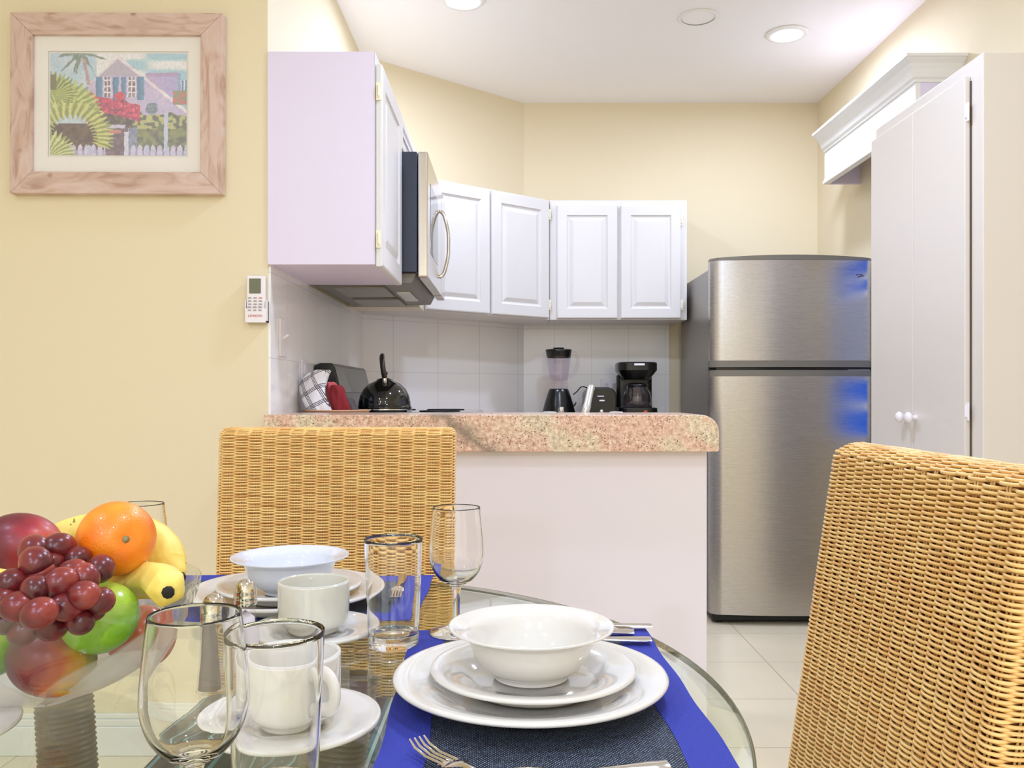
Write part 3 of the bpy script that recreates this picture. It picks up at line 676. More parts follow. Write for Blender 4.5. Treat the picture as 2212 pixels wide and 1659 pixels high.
# ------------------------------------------------------------------ blender, toaster, coffee maker
p = at(1207, 895, 4.42)
bl = thing('blender', 'black countertop blender with clear jug and lid in the tiled corner', 'blender', (p.x, p.y, CH))
MB().lathe([(0, 0), (.082, 0), (.086, .006), (.085, .016), (.074, .06), (.056, .118), (.050, .134), (.046, .138), (0, .138)], 36).build('motor_base', M_black, bl, smooth=True)
MB().lathe([(.044, .138), (.050, .142), (.049, .165), (.046, .172)], 32).build('collar', M_jar, bl, smooth=True)
MB().lathe([(.046, .170), (.050, .185), (.056, .23), (.062, .29), (.063, .305), (.060, .305), (.058, .29), (.052, .23), (.045, .185), (.02, .178), (0, .177)], 36).build('jug', M_jar, bl, smooth=True)
MB().lathe([(.060, .298), (.062, .30), (.066, .328), (.069, .336), (.064, .341), (.03, .343), (.028, .350), (0, .351)], 32).build('lid', M_black, bl, smooth=True)
MB().tube(spline([(.058, 0, .318), (.085, 0, .322), (.097, 0, .295), (.096, 0, .26), (.082, 0, .225), (.056, 0, .195)], 5), .0085, 8).build('jug_handle', M_jar, bl, smooth=True)
dl = MB().lathe([(.017, 0), (.019, .004), (.016, .012), (0, .013)], 24, axis='Y').build('dial', M_chrome, bl, smooth=True)
dl.location = (.008, -.080, .030); dl.rotation_euler = (PI-.2, 0, 0)
p = at(1294, 895, 4.42)
to = thing('toaster', 'black rounded toaster seen end-on between blender and coffee maker', 'toaster', (p.x, p.y, CH))
pr = [(-.076, .008), (.076, .008), (.076, .10)]+[(.076-.045+.045*math.cos(t_), .100+.045*math.sin(t_)) for t_ in [PI/2*i/8 for i in range(1, 9)]]+[(-.076+.045-.045*math.sin(t_), .100+.045*math.cos(t_)) for t_ in [PI/2*i/8 for i in range(9)]]
MB().prism([(x, -.12, z) for x, z in pr], (0, .25, 0)).build('body', M_black, to, bevel=.006, seg=3, auto=40)
MB().box(-.06, -.10, 0, .06, .11, .009).build('feet', M_blackm, to)
MB().box(-.045, -.08, .143, -.018, .10, .1455).box(.018, -.08, .143, .045, .10, .1455).build('slot', M_dark, to)
MB().box(-.012, -.140, .075, .014, -.119, .082).build('lever', M_plastic, to, bevel=.002)
MB().lathe([(.012, -.124), (.013, -.128), (.010, -.134), (0, -.134)], 20, c=(0, 0, .022), axis='Y').build('dial', M_chrome, to, smooth=True)
MB().box(-.020, -.1215, .098, .012, -.1200, .103).build('logo', M_plastic, to)
p = at(1374, 895, 4.42)
cm = thing('coffee_maker', 'black drip coffee maker with glass carafe on the right of the corner worktop', 'coffee maker', (p.x, p.y, CH))
MB().prism([(x, y, .0) for x, y in rrect(.195, .24, .05)], (0, 0, .042)).build('warming_base', M_black, cm, bevel=.004)
MB().prism([(x, y, .04) for x, y in rrect(.185, .075, .025, cy=.082)], (0, 0, .17)).build('water_tank', M_black, cm, bevel=.003, auto=40)
tp = MB(); lo = rrect(.135, .17, .05, 6, cy=.025); hi = rrect(.200, .225, .06, 6, cy=.008); n_ = len(lo)
tp.add([(x, y, .185) for x, y in lo]+[(x, y, .232) for x, y in hi]+[(x, y, .268) for x, y in hi]+[(x*.93, y*.93, .274) for x, y in hi],
       [tuple(range(n_-1, -1, -1)), tuple(range(3*n_, 4*n_))]+[(k*n_+i, k*n_+(i+1) % n_, (k+1)*n_+(i+1) % n_, (k+1)*n_+i) for k in range(3) for i in range(n_)])
tp.build('brew_head', M_black, cm, auto=40)
MB().box(-.024, -.107, .256, .028, -.1045, .266).build('logo', M_plastic, cm)
ca_ = MB().lathe([(0, .044), (.062, .044), (.070, .052), (.074, .08), (.068, .115), (.054, .142), (.050, .152), (.048, .150), (.051, .140), (.065, .114), (.071, .08), (.066, .053), (.0, .048)], 36, c=(0, -.035, 0)).build('carafe', M_jar, cm, smooth=True)
MB().lathe([(.050, .148), (.054, .154), (.050, .162), (.02, .168), (0, .169)], 28, c=(0, -.035, 0)).build('carafe_lid', M_black, cm, smooth=True)
MB().tube(spline([(-.040, -.075, .150), (-.058, -.108, .148), (-.062, -.118, .115), (-.055, -.108, .075)], 5), .008, 8).build('carafe_handle', M_black, cm, smooth=True)
dl = MB().lathe([(0, 0), (.010, 0), (.010, .004), (0, .004)], 16, axis='Y').build('power_switch', mat('red orange switch', (190, 84, 60), .4), cm)
dl.location = (.03, -.123, .02)
cd = MB().tube(spline([(.315, 4.40, 1.045), (.335, 4.42, 1.06), (.365, 4.50, 1.085), (.40, 4.58, 1.08), (.45, 4.63, 1.05), (.50, 4.69, 1.075)], 6), .003, 6).build('power_cord', M_blackm, None, smooth=True)
tag(cd, 'thin black cord arching behind the toaster to the wall outlet', 'cord')
cd = MB().tube(spline([(.300, 4.53, .99), (.330, 4.58, .985), (.345, 4.64, .998)], 5), .0045, 6).build('plug', M_blackm, None, smooth=True)
tag(cd, 'small black plug end lying at the right foot of the blender', 'plug')

# ------------------------------------------------------------------ tap behind the bar
fx = at(1262, 0, 2.80)
fa = thing('faucet', 'chrome kitchen faucet with raised spout and clear knobs behind the granite bar', 'faucet', (fx.x, 2.80, CH))
MB().prism([(x, y, 0) for x, y in rrect(.25, .05, .024, 6)], (0, 0, .012)).build('deck_plate', M_chrome, fa, bevel=.002)
MB().tube(spline([(0, 0, .01), (.0, .0, .045), (.008, .008, .065), (.030, .10, .128), (.034, .115, .130)], 7), [.015]*8+[.0135]*8+[.012]*13, 14).build('spout', mat('satin chrome', (212, 208, 198), .28, .6), fa, smooth=True)
M_acr = mat('clear acrylic', (245, 245, 245), .05, **{'Transmission Weight': .6, 'IOR': 1.45})
for px in (1187, 1331):
    q = at(px, 0, 2.80).x-fx.x
    k = MB().lathe([(0, .010), (.012, .012), (.013, .022), (.024, .026), (.026, .036), (.025, .050), (.020, .055), (0, .056)], 12, c=(q, 0, 0)).build('tap_knob', M_acr, fa, smooth=False)

# ------------------------------------------------------------------ refrigerator
FX0, FX1, FY, FH = .905, 1.646, 3.893, 1.66
fr = thing('refrigerator', 'tall stainless two door top freezer refrigerator beside the tiled corner', 'refrigerator', (FX0, FY, 0))
B('case', M_fside, fr, FX0+.006, FY+.075, .03, FX1-.004, 4.62, 1.625, bevel=.006)
def door(name, z0, z1, mt, bow=.030, y=FY, th=.06, x0=FX0, x1=FX1, top=0.0):
    n = 28; vs = []; fs = []
    xs_ = [x0+(x1-x0)*i/n for i in range(n+1)]
    def yo(x):
        q = (x-x0)/(x1-x0)*2-1; e_ = max(0, abs(q)-.955)/.045
        return y-bow*(1-q*q)+.020*e_*e_
    F_ = [(x, yo(x)) for x in xs_]; Bk = [(x1, y+th), (x0, y+th)]
    pts = F_+Bk; m_ = len(pts)
    def zz(x): q = (x-x0)/(x1-x0)*2-1; return z1+top*(1-q*q)
    m = MB(); m.add([(x, yy, z0) for x, yy in pts]+[(x, yy, zz(x)) for x, yy in pts], [tuple(range(m_-1, -1, -1)), tuple(range(m_, 2*m_))]+[(i, (i+1) % m_, m_+(i+1) % m_, m_+i) for i in range(m_)])
    return m.build(name, mt, fr, world=True, auto=35, bevel=0)
zf0, zf1 = 1.05+(850-779)/F*FY, 1.05+(850-563)/F*FY           # freezer panel
zl1 = 1.05+(850-813)/F*FY; zl0 = .046
door('freezer_door', zf0, zf1, M_steel)
door('top_cap', zf1, zf1+.010, M_cap, top=.012, y=FY-.002, bow=.034)
door('freezer_trim', zf0-.030, zf0, M_cap, y=FY-.002)
door('handle_recess', zl1+.026, zf0-.028, M_black, bow=.018, y=FY+.016, th=.05)
door('fridge_trim', zl1, zl1+.028, M_cap, y=FY-.002)
door('fridge_door', zl0, zl1, M_steel)
B('foot_grille', M_blackm, fr, FX0+.01, FY+.02, .012, FX1-.01, FY+.08, .046, bevel=.003)
for x in (FX0+.05, FX1-.05): MB().lathe([(0, 0), (.018, 0), (.018, .03), (0, .03)], 16, c=(x, FY+.06, 0)).build('foot', M_blackm, fr, world=True)
B('door_hinge', M_chrome, fr, FX1-.12, FY+.0, zf0-.046, FX1-.02, FY+.03, zf0-.040, bevel=.001)
B('door_gap', M_dark, fr, FX0+.004, FY+.058, .06, FX1-.002, FY+.078, 1.62, bevel=0)
lg = MB()
for (dx, dz) in ((0, .0), (.018, -.001), (.008, -.010), (.026, -.006)): lg.tube([(1.566+dx+.006*math.cos(q), FY-.0125, zf1-.066+dz+.003*math.sin(q)) for q in [2*PI*k/14 for k in range(11)]], .0011, 5)
lg.build('badge', M_blackm, fr, world=True)

# ------------------------------------------------------------------ closet
KX, KY0, KY1, KZ = 1.321, 2.402, 3.110, 2.008
cl = thing('closet', 'tall pale double door closet with round knobs right of the fridge', 'closet', (KX, KY0, 0))
B('carcass', M_closet, cl, KX, KY0, 0, XR-.001, KY1, KZ, bevel=.003)
hy = KY0+.062; my = at(1985, 0, 0); MY = KX*F/(1985-CX)
for (y0, y1, kn) in ((hy, MY-.0015, MY-.020), (MY+.0015, KY1-.004, MY+.045)):
    dd_ = B('door', M_closet, cl, KX-.019, y0, .09, KX-.0015, y1, KZ-.045, bevel=.003)
    MB().lathe([(.008, 0), (.007, -.010), (.009, -.014), (.017, -.020), (.018, -.027), (.013, -.033), (0, -.035)], 24, c=(KX-.019, kn, .972), axis='X').build('knob', M_plastic, dd_, world=True, smooth=True)
B('door_gap', mat('shadowed brown gap', (96, 80, 62), .8), cl, KX-.004, hy-.0035, .09, KX+.001, hy, KZ-.06, bevel=0)
for z in (.15, .998, 1.858): hinge(cl, (KX-.012, hy-.004, z), (0, 1, 0), (-1, 0, 0), M_plastic)

# ------------------------------------------------------------------ valance box with crown moulding
VX, VY0, VY1, VZ0, VZ1 = 1.515, 3.215, 4.150, 2.062, 2.305
va = thing('valance_box', 'white valance box with crown moulding on the wall above the fridge', 'valance', (XR, 3.6, VZ0))
v1 = MB().box(VX, VY0, VZ0+.02, VX+.018, VY1, VZ1-.02); v1.build('front_board', M_trim, va, world=True)
v1 = MB().box(VX+.018, VY0, VZ0, XR, VY0+.018, VZ1-.02).box(VX+.018, VY1-.018, VZ0, XR-.0, VY1, VZ1-.02).box(VX+.018, VY0, VZ1-.04, XR, VY1, VZ1-.02); v1.build('end_board', M_lav, va, world=True)
prof = [(0, -.088), (.006, -.087), (.009, -.078), (.016, -.072), (.019, -.064), (.026, -.046), (.038, -.028), (.053, -.016), (.056, -.012), (.062, -.011), (.062, 0), (0, 0)]
cr = MB(); np_ = len(prof); rings = []
for (cx_, cy_, ex, ey) in ((VX, VY1, -1, 0), (VX, VY0, -1, -1), (XR-.001, VY0, 0, -1)):
    rings.append([(cx_+ex*o_, cy_+ey*o_, VZ1+dz) for o_, dz in prof])
cr.add(sum(rings, []), [(k*np_+i, k*np_+(i+1) % np_, (k+1)*np_+(i+1) % np_, (k+1)*np_+i) for k in range(2) for i in range(np_)]+[tuple(range(np_-1, -1, -1)), tuple(range(2*np_, 3*np_))])
cr.build('crown_moulding', M_trim, va, world=True)
MB().box(VX-.010, VY0, VZ0, VX+.022, VY1, VZ0+.014).box(VX-.005, VY0, VZ0+.014, VX+.018, VY1, VZ0+.026).build('bottom_bead', M_trim, va, world=True, bevel=.003)
# ================================================================== wicker chairs
def weave(name, mt, parent, w_, t_, z0, z1, pitch=.0027, col=.0259, lean=0.0, taper=0.0, rc_=.014, close=True, amp=.0036, rs=.00185, per=5, sides=6, cx=0, cy=0, stakes=True, curve=0.0):
    """woven sleeve round a rounded rectangle; local x = width, y = thickness"""
    rows = int((z1-z0)/pitch); base = np.array(rrect(w_, t_, rc_, 6))
    cl_ = np.vstack([base, base[:1]]); seg = np.hypot(*np.diff(cl_, axis=0).T); cum = np.concatenate([[0], np.cumsum(seg)]); Ltot = cum[-1]
    nb = int(round(Ltot/col/2))*2; K_ = nb*per
    s = np.arange(K_)/K_*Ltot
    X = np.interp(s, cum, cl_[:, 0]); Yv = np.interp(s, cum, cl_[:, 1])
    tx = np.roll(X, -1)-np.roll(X, 1); ty = np.roll(Yv, -1)-np.roll(Yv, 1); l_ = np.hypot(tx, ty); NX, NY = ty/l_, -tx/l_
    th = np.arange(sides)/sides*2*PI
    V = []; rng = np.random.RandomState(5)
    ph = 2*PI*s/(2*Ltot/nb)
    capn = 9 if close else 0
    for r_ in range(rows+capn):
        z = z0+r_*pitch; q = min(1, (z-z0)/(z1-z0)); ins = 0
        if r_ >= rows-2 and close:
            a_ = min(1, (r_-(rows-2))/(capn+1.0)); ins = (t_/2+.0)*(a_**1.2)*.95; z = z1-2*pitch+.012*math.sin(a_*PI/2)
        wob = amp*np.cos(ph+PI*(r_ % 2))
        wob = (np.sign(wob)*np.abs(wob/amp)**.7*.5+.5)*amp*2-amp*1.15
        zc = z+.0004*np.sin(ph*.37+r_)+rng.uniform(-.0002, .0002)
        sc = 1+taper*(q-1)
        # inset moves the strand towards the centre line of the slab (only the thickness shrinks fully)
        ox = X*sc-NX*ins*.35-np.sign(X)*0; oy = Yv*(1-ins/(t_/2))
        bx_ = ox+NX*wob; by_ = oy+NY*wob
        yl = lean*(z-z0)+curve*((z-z0)/(z1-z0))**2
        cxs, sns = np.cos(th)*rs*1.0, np.sin(th)*rs*.95
        P = np.empty((K_, sides, 3))
        P[:, :, 0] = bx_[:, None]+NX[:, None]*cxs[None]
        P[:, :, 1] = by_[:, None]+NY[:, None]*cxs[None]+yl
        P[:, :, 2] = (zc[:, None] if np.ndim(zc) else zc)+sns[None]
        V.append(P.reshape(-1, 3))
    R_ = len(V); V = np.vstack(V)
    i = np.arange(K_)[:, None]; k = np.arange(sides)[None]
    a_ = i*sides+k; b2 = i*sides+(k+1) % sides; c2 = ((i+1) % K_)*sides+(k+1) % sides; d2 = ((i+1) % K_)*sides+k
    Fq = np.stack([a_, b2, c2, d2], -1).reshape(-1, 4)
    FF = (Fq[None]+(np.arange(R_)*K_*sides)[:, None, None]).reshape(-1, 4)
    nsm = len(FF)
    # stakes (pairs) and the core that darkens the gaps like shade
    ex = MB()
    if stakes:
        for b in range(nb):
            sb = (b+0.0)/nb*Ltot
            for off in (-.0022, .0022):
                x = float(np.interp((sb+off) % Ltot, cum, cl_[:, 0])); y = float(np.interp((sb+off) % Ltot, cum, cl_[:, 1]))
                ztop = z1-.002
                if abs(y) < t_/2-.004 and abs(x) < w_/2-.004: continue
                pts = []
                for zz in np.linspace(z0, ztop, 7):
                    q = (zz-z0)/(z1-z0); sc = 1+taper*(q-1); pts.append((x*sc, y, zz, lean*(zz-z0)+curve*q*q))
                ex.tube([(a0*.992, b0*.94+l0, c0) for a0, b0, c0, l0 in pts], .0013, 5)
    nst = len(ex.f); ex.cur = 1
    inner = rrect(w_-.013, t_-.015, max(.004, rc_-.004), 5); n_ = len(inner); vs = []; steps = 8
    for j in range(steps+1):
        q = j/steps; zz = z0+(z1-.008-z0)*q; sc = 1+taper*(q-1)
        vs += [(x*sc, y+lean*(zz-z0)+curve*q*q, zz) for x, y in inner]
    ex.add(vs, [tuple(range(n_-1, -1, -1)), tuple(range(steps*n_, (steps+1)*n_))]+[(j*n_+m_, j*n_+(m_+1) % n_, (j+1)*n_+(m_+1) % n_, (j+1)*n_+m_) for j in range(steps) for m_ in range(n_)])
    nv0 = len(V); EV = np.array(ex.v); V = np.vstack([V, EV]); V[:, 0] += cx; V[:, 1] += cy
    me = bpy.data.meshes.new(name)
    loops = [FF.ravel()]; starts = list(np.arange(nsm)*4); tot = [4]*nsm; off = nsm*4
    el = []
    for f_ in ex.f: starts.append(off); tot.append(len(f_)); off += len(f_); el += [x+nv0 for x in f_]
    L_all = np.concatenate([loops[0], np.array(el, dtype=np.int64)]).astype(np.int32)
    me.vertices.add(len(V)); me.vertices.foreach_set('co', V.astype(np.float32).ravel())
    me.loops.add(len(L_all)); me.loops.foreach_set('vertex_index', L_all)
    me.polygons.add(len(starts)); me.polygons.foreach_set('loop_start', np.array(starts, dtype=np.int32)); me.polygons.foreach_set('loop_total', np.array(tot, dtype=np.int32))
    mi = np.array([0]*(nsm+nst)+[1]*(len(ex.f)-nst), dtype=np.int32)
    me.update(calc_edges=True); me.validate()
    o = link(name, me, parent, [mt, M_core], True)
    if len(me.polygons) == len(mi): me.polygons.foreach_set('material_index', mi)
    return o
# striped cushion cloth
M_cush = mat('teal and brown striped cloth', (70, 110, 120), .85); g = G(M_cush)
sx = g.n('ShaderNodeSeparateXYZ'); g.l(g.coords(), sx.inputs[0])
fr_ = g.math('FRACT', g.math('ADD', g.math('MULTIPLY', sx.outputs['X'], 11.0), 50.0))
g.l(g.ramp(fr_, [(0, lin((38, 44, 48))), (.2, lin((70, 116, 128))), (.28, lin((196, 216, 214))), (.34, lin((52, 84, 96))), (.5, lin((104, 92, 78))), (.62, lin((44, 50, 52))), (.74, lin((120, 168, 182))), (.82, lin((60, 64, 60)))]), g.b.inputs['Base Color'])
for n_ in M_cush.node_tree.nodes:
    if n_.type == 'VALTORGB': n_.color_ramp.interpolation = 'CONSTANT'
def chair(label, loc, rz, w_, top, sides, per, lean):
    c = thing('wicker_chair', label, 'chair', loc, rz, 'wicker dining chairs')
    # local: sitter faces -y, back slab inner face at y = 0 at the top
    t_ = .062; z0 = .40
    yb = -lean*(top-z0)
    weave('backrest', M_rattan, c, w_, t_, z0, top, lean=lean, taper=.03, cx=0, cy=yb+t_/2, sides=sides, per=per)
    weave('seat', M_rattan, c, w_+.03, .44, .34, .445, pitch=.0034, lean=0, cx=0, cy=yb-.20, sides=5, per=4, close=False, rs=.002, stakes=False, rc_=.03)
    cu = MB().prism([(x, y, .447) for x, y in rrect(w_-.01, .41, .05, 6, cy=yb-.21)], (0, 0, .05)).build('cushion', M_cush, c, bevel=.018, seg=4, auto=50)
    for sx_ in (-1, 1):
        for sy_ in (-1, 1):
            x = sx_*(w_/2-.012); y = yb-.20+sy_*.19
            MB().tube([(x, y, .36), (x*1.0, y, .18), (x*1.02, y+sy_*.015, 0)], [.022, .019, .016], 12).build('leg', M_rattan, c, smooth=True)
    return c
chair('honey wicker dining chair facing the camera, in front of the granite bar', (-.336, 1.635, 0), 0, .447, .976, 6, 5, .10)
ch2 = chair('honey wicker dining chair at the right of the table by the closet', (.430, .925, 0), -PI/2, .442, .977, 8, 6, .15)

# ================================================================== table
TC, TRd, TZ = Vector((-.365, .847, 0)), .584, .75
tb = thing('dining_table', 'round glass topped dining table with dark rattan legs', 'table', TC)
gt = MB().lathe([(0, TZ-.011), (TRd-.006, TZ-.011), (TRd-.003, TZ-.0035), (TRd-.028, TZ), (0, TZ)], 160)
gt.build('glass_top', M_top, tb)
MB().lathe([(TRd-.0028, TZ-.0105), (TRd-.001, TZ-.0105), (TRd, TZ-.0085), (TRd, TZ-.005), (TRd-.001, TZ-.0036), (TRd-.0028, TZ-.0034), (TRd-.0028, TZ-.0105)], 160).build('bevelled_edge', M_edge, tb, smooth=True)
for k, (lx, ly) in enumerate(((-.165, .17), (.165, .17), (.165, -.17), (-.165, -.17))):
    P = spline([(lx*1.05, ly*1.05, .715), (lx*.92, ly*.92, .55), (lx*.80, ly*.80, .35), (lx*1.0, ly*1.0, .12), (lx*1.25, ly*1.25, 0)], 160)
    Rr = [.032*(1+.035*math.sin(i*PI/3)) for i in range(len(P))]
    MB().tube(P, Rr, 14).build('leg', M_brown, tb, smooth=True)
    MB().lathe([(0, .712), (.02, .712), (.022, .739), (0, .739)], 20, c=(lx*1.05, ly*1.05, 0)).build('glass_pad', M_jar, tb, smooth=True)
MB().tube([(.17*math.cos(q), .17*math.sin(q), .30) for q in [2*PI*k/48 for k in range(48)]], .016, 10, closed=True).build('stretcher_ring', M_brown, tb, smooth=True)

# ------------------------------------------------------------------ placemats
M_weave = mat('navy woven mesh', (40, 54, 78), .7); g = G(M_weave)
v = g.coords(); sx = g.n('ShaderNodeSeparateXYZ'); g.l(v, sx.inputs[0])
def sq(o, p, s): return g.math('SINE', g.math('ADD', g.math('MULTIPLY', o, 2*PI/p), s))
pr_ = g.math('MULTIPLY', sq(sx.outputs['X'], .0030, 0), sq(sx.outputs['Y'], .0036, 0)); nz = g.n('ShaderNodeTexNoise', Scale=9.0, Detail=2.0); g.l(v, nz.inputs['Vector'])
nz2 = g.n('ShaderNodeTexNoise', Scale=420.0); g.l(v, nz2.inputs['Vector'])
val = g.math('ADD', pr_, g.math('MULTIPLY', g.math('SUBTRACT', nz2.outputs['Fac'], .5), 1.6))
g.l(g.ramp(val, [(.0, lin((16, 22, 34))), (.45, lin((42, 58, 82))), (.82, lin((150, 166, 190)))]), g.b.inputs['Base Color']); g.bump(pr_, .6, .0008)
def placemat(label, loc, rz, w_, d_, border=.040):
    c = thing('placemat', label, 'placemat', loc, rz, 'blue placemats')
    n = 30; rnd = random.Random(int(w_*1000+loc[0]*100)); 
    def wav(x, y): return .0006+.0006*math.sin(x*30+1)*math.sin(y*24)
    m = MB()
    def sheet(x0, x1, y0, y1, nx_, ny_, z, th):
        vs = []; fs = []
        for j in range(ny_+1):
            for i in range(nx_+1):
                x = x0+(x1-x0)*i/nx_; y = y0+(y1-y0)*j/ny_; e_ = .0012*math.sin(y*40)*(1 if i in (0, nx_) else 0)
                vs.append((x+e_, y+.0012*math.sin(x*37)*(1 if j in (0, ny_) else 0), z+wav(x, y)))
        W_ = nx_+1; N_ = len(vs); vs += [(a0, b0, c0-th) for a0, b0, c0 in vs]
        fs += [(j*W_+i, j*W_+i+1, (j+1)*W_+i+1, (j+1)*W_+i) for j in range(ny_) for i in range(nx_)]
        fs += [tuple(N_+q for q in f_[::-1]) for f_ in fs]
        rim = [i for i in range(W_)]+[j*W_+nx_ for j in range(1, ny_+1)]+[ny_*W_+i for i in range(nx_-1, -1, -1)]+[j*W_ for j in range(ny_-1, 0, -1)]
        fs += [(rim[q], N_+rim[q], N_+rim[(q+1) % len(rim)], rim[(q+1) % len(rim)]) for q in range(len(rim))]
        m.add(vs, fs)
    sheet(-w_/2, w_/2, -d_/2, -d_/2+border, 30, 4, .0012, .0009); sheet(-w_/2, w_/2, d_/2-border, d_/2, 30, 4, .0012, .0009)
    sheet(-w_/2, -w_/2+border, -d_/2, d_/2, 4, 24, .0014, .0011); sheet(w_/2-border, w_/2, -d_/2, d_/2, 4, 24, .0014, .0011)
    m.build('cloth_border', M_blue, c, auto=50)
    m = MB(); sheet(-w_/2+border*.9, w_/2-border*.9, -d_/2+border*.9, d_/2-border*.9, 24, 20, .0008, .0007); m.build('woven_center', M_weave, c)
    return c
placemat('blue bordered dark placemat under the nearest plates, right side of the table', (.030, .858, TZ+.0003), .035, .292, .445)
placemat('blue bordered dark placemat under the far plates before the wicker chair', (-.345, 1.262, TZ+.0003), 0, .435, .285)
mz = TZ+.0035

# ------------------------------------------------------------------ china
def plate_prof(R_, h, well, t=.0035, foot=.6):
    return [(0, .003), (R_*foot*.96, .003), (R_*foot, 0), (R_*foot*1.05, .0), (R_*foot*1.07, .003), (R_*well, .006), (R_*(well+.06), h*.62), (R_*.97, h-t*.6), (R_*.995, h-.002), (R_, h), (R_*.99, h+.0018), (R_*.97, h+.002),
            (R_*(well+.08), h*.62+t), (R_*well, .0085), (R_*well*.9, .0065), (0, .0060)]
def smoothp(P, n=4): return [(max(0, p.x), p.y) for p in spline([Vector((a0, b0, 0)) for a0, b0 in P], n)]
def dish(name, label, cat, loc, prof, mt, group, n=96):
    o = MB().lathe(prof, n).build(name, mt, None, smooth=True); o.location = loc; return tag(o, label, cat, group)
PD = plate_prof(.1345, .021, .66); PS = plate_prof(.1012, .018, .62)
bowl_p = smoothp([(0, .003), (.030, .003), (.034, 0), (.037, .0), (.038, .004), (.050, .012), (.0575, .023), (.0618, .036), (.0658, .0428), (.0795, .0480), (.0815, .0492), (.0802, .0508), (.0668, .0464), (.0603, .041), (.0550, .027), (.046, .014), (.03, .0065), (0, .005)], 3)
def setting(x, y, z, l1, l2, l3, mb_, bx=0, by=0):
    dish('dinner_plate', l1, 'plate', (x, y, z), PD, M_china, 'dinner plates')
    dish('salad_plate', l2, 'plate', (x+.003, y+.004, z+.0088), PS, M_china, 'salad plates')
    dish('soup_bowl', l3, 'bowl', (x+bx, y+by, z+.0178), bowl_p, mb_, 'soup bowls')
N1 = Vector((.018, .843, mz))
setting(N1.x, N1.y, mz, 'large white dinner plate on the near blue placemat, lowest of its stack', 'white salad plate in the near stack, between dinner plate and bowl', 'white soup bowl with wide rim topping the near stack of plates', M_china, bx=.001, by=.004)
N2 = Vector((-.319, 1.215, mz))
setting(N2.x, N2.y, mz, 'large white dinner plate on the far placemat before the wicker chair', 'white salad plate in the far stack under the bluish bowl', 'bluish white soup bowl topping the far stack before the wicker chair', M_chinab, bx=.006, by=-.005)
sauc = plate_prof(.0785, .013, .5, .003, .5)
cupo = [(0, .004), (.024, .004), (.026, 0), (.029, 0), (.031, .004), (.039, .010), (.0420, .018), (.0430, .030), (.0430, .0585), (.0424, .0602), (.0408, .0604), (.0400, .0590), (.0398, .030), (.0390, .019), (.035, .012), (.022, .0095), (0, .009)]
cupo = smoothp(cupo, 2)
def cup(label, loc, rz, mt):
    c = thing('coffee_cup', label, 'cup', loc, rz, 'coffee cups')
    MB().lathe(cupo, 64).build('body', mt, c, smooth=True)
    MB().tube(spline([(.0418, 0, .050), (.050, 0, .054), (.062, 0, .049), (.065, 0, .036), (.058, 0, .026), (.0425, 0, .021)], 5), .0042, 10, flat=1.5).build('handle', mt, c, smooth=True)
    return c
S1 = Vector((-.243, 1.050, TZ+.0005)); S2 = Vector((-.195, .757, TZ+.0005))
dish('saucer', 'white saucer under the plain cup beside the far stack of plates', 'saucer', S1, sauc, M_china, 'saucers', 72)
cup('warm white coffee cup on the saucer before the far stack of plates', S1+Vector((0, 0, .0095)), PI*.6, M_chinaw)
dish('saucer', 'white saucer under the nearest cup, behind the front tumbler', 'saucer', S2, sauc, M_china, 'saucers', 72)
cup('white coffee cup nearest the camera, seen through the front tumbler', S2+Vector((0, 0, .0095)), -.75, M_china)
dish('saucer', 'white saucer cut off by the left edge of the photo', 'saucer', (-.5085, .733, TZ+.0005), sauc, M_china, 'saucers', 72)

# ------------------------------------------------------------------ glasses
wine = smoothp([(0, 0), (.030, .0), (.0325, .0008), (.0322, .0022), (.026, .0045), (.012, .0085), (.0052, .014), (.0042, .024), (.0044, .045), (.006, .056), (.010, .0600), (.020, .066), (.029, .078), (.0337, .093), (.0342, .106), (.0325, .128), (.0296, .1535), (.0291, .1550), (.0283, .1550), (.0280, .1535), (.0308, .128), (.0324, .106), (.0318, .093), (.027, .079), (.018, .0685), (.009, .0650), (0, .0640)], 4)
def wineglass(label, x, y, z=TZ+.0004):
    return dish('wine_glass', label, 'glass', (x, y, z), wine, M_glass, 'wine glasses', 72)
w0 = on(986, 1373, TZ)
wineglass('empty wine glass standing behind the near plates, against the white bar', w0.x, w0.y, mz)
wineglass('empty wine glass nearest the camera, left of the front tumbler', (421-CX)/F*.560, .560)
wineglass('empty wine glass partly hidden behind the orange in the fruit bowl', (303-CX)/F*1.12, 1.12)
tum = smoothp([(0, .0), (.026, 0), (.0285, .0012), (.0295, .004), (.0303, .020), (.0322, .07), (.0345, .1235), (.0342, .1250), (.0335, .1250), (.0328, .1235), (.0306, .07), (.0284, .022), (.0268, .0165), (.020, .0135), (0, .0120)], 4)
tum = [(r_*1.0, z_) for r_, z_ in tum]
t0 = Vector(((850-CX)/F*1.018, 1.018, TZ+.0004))
dish('tumbler', 'empty straight tumbler standing between the two place settings', 'glass', t0, tum, M_glass, 'tumblers', 72)
dish('tumbler', 'empty straight tumbler nearest the camera, in front of a cup', 'glass', ((596-CX)/F*.620, .620, TZ+.0004), tum, M_glass, 'tumblers', 72)

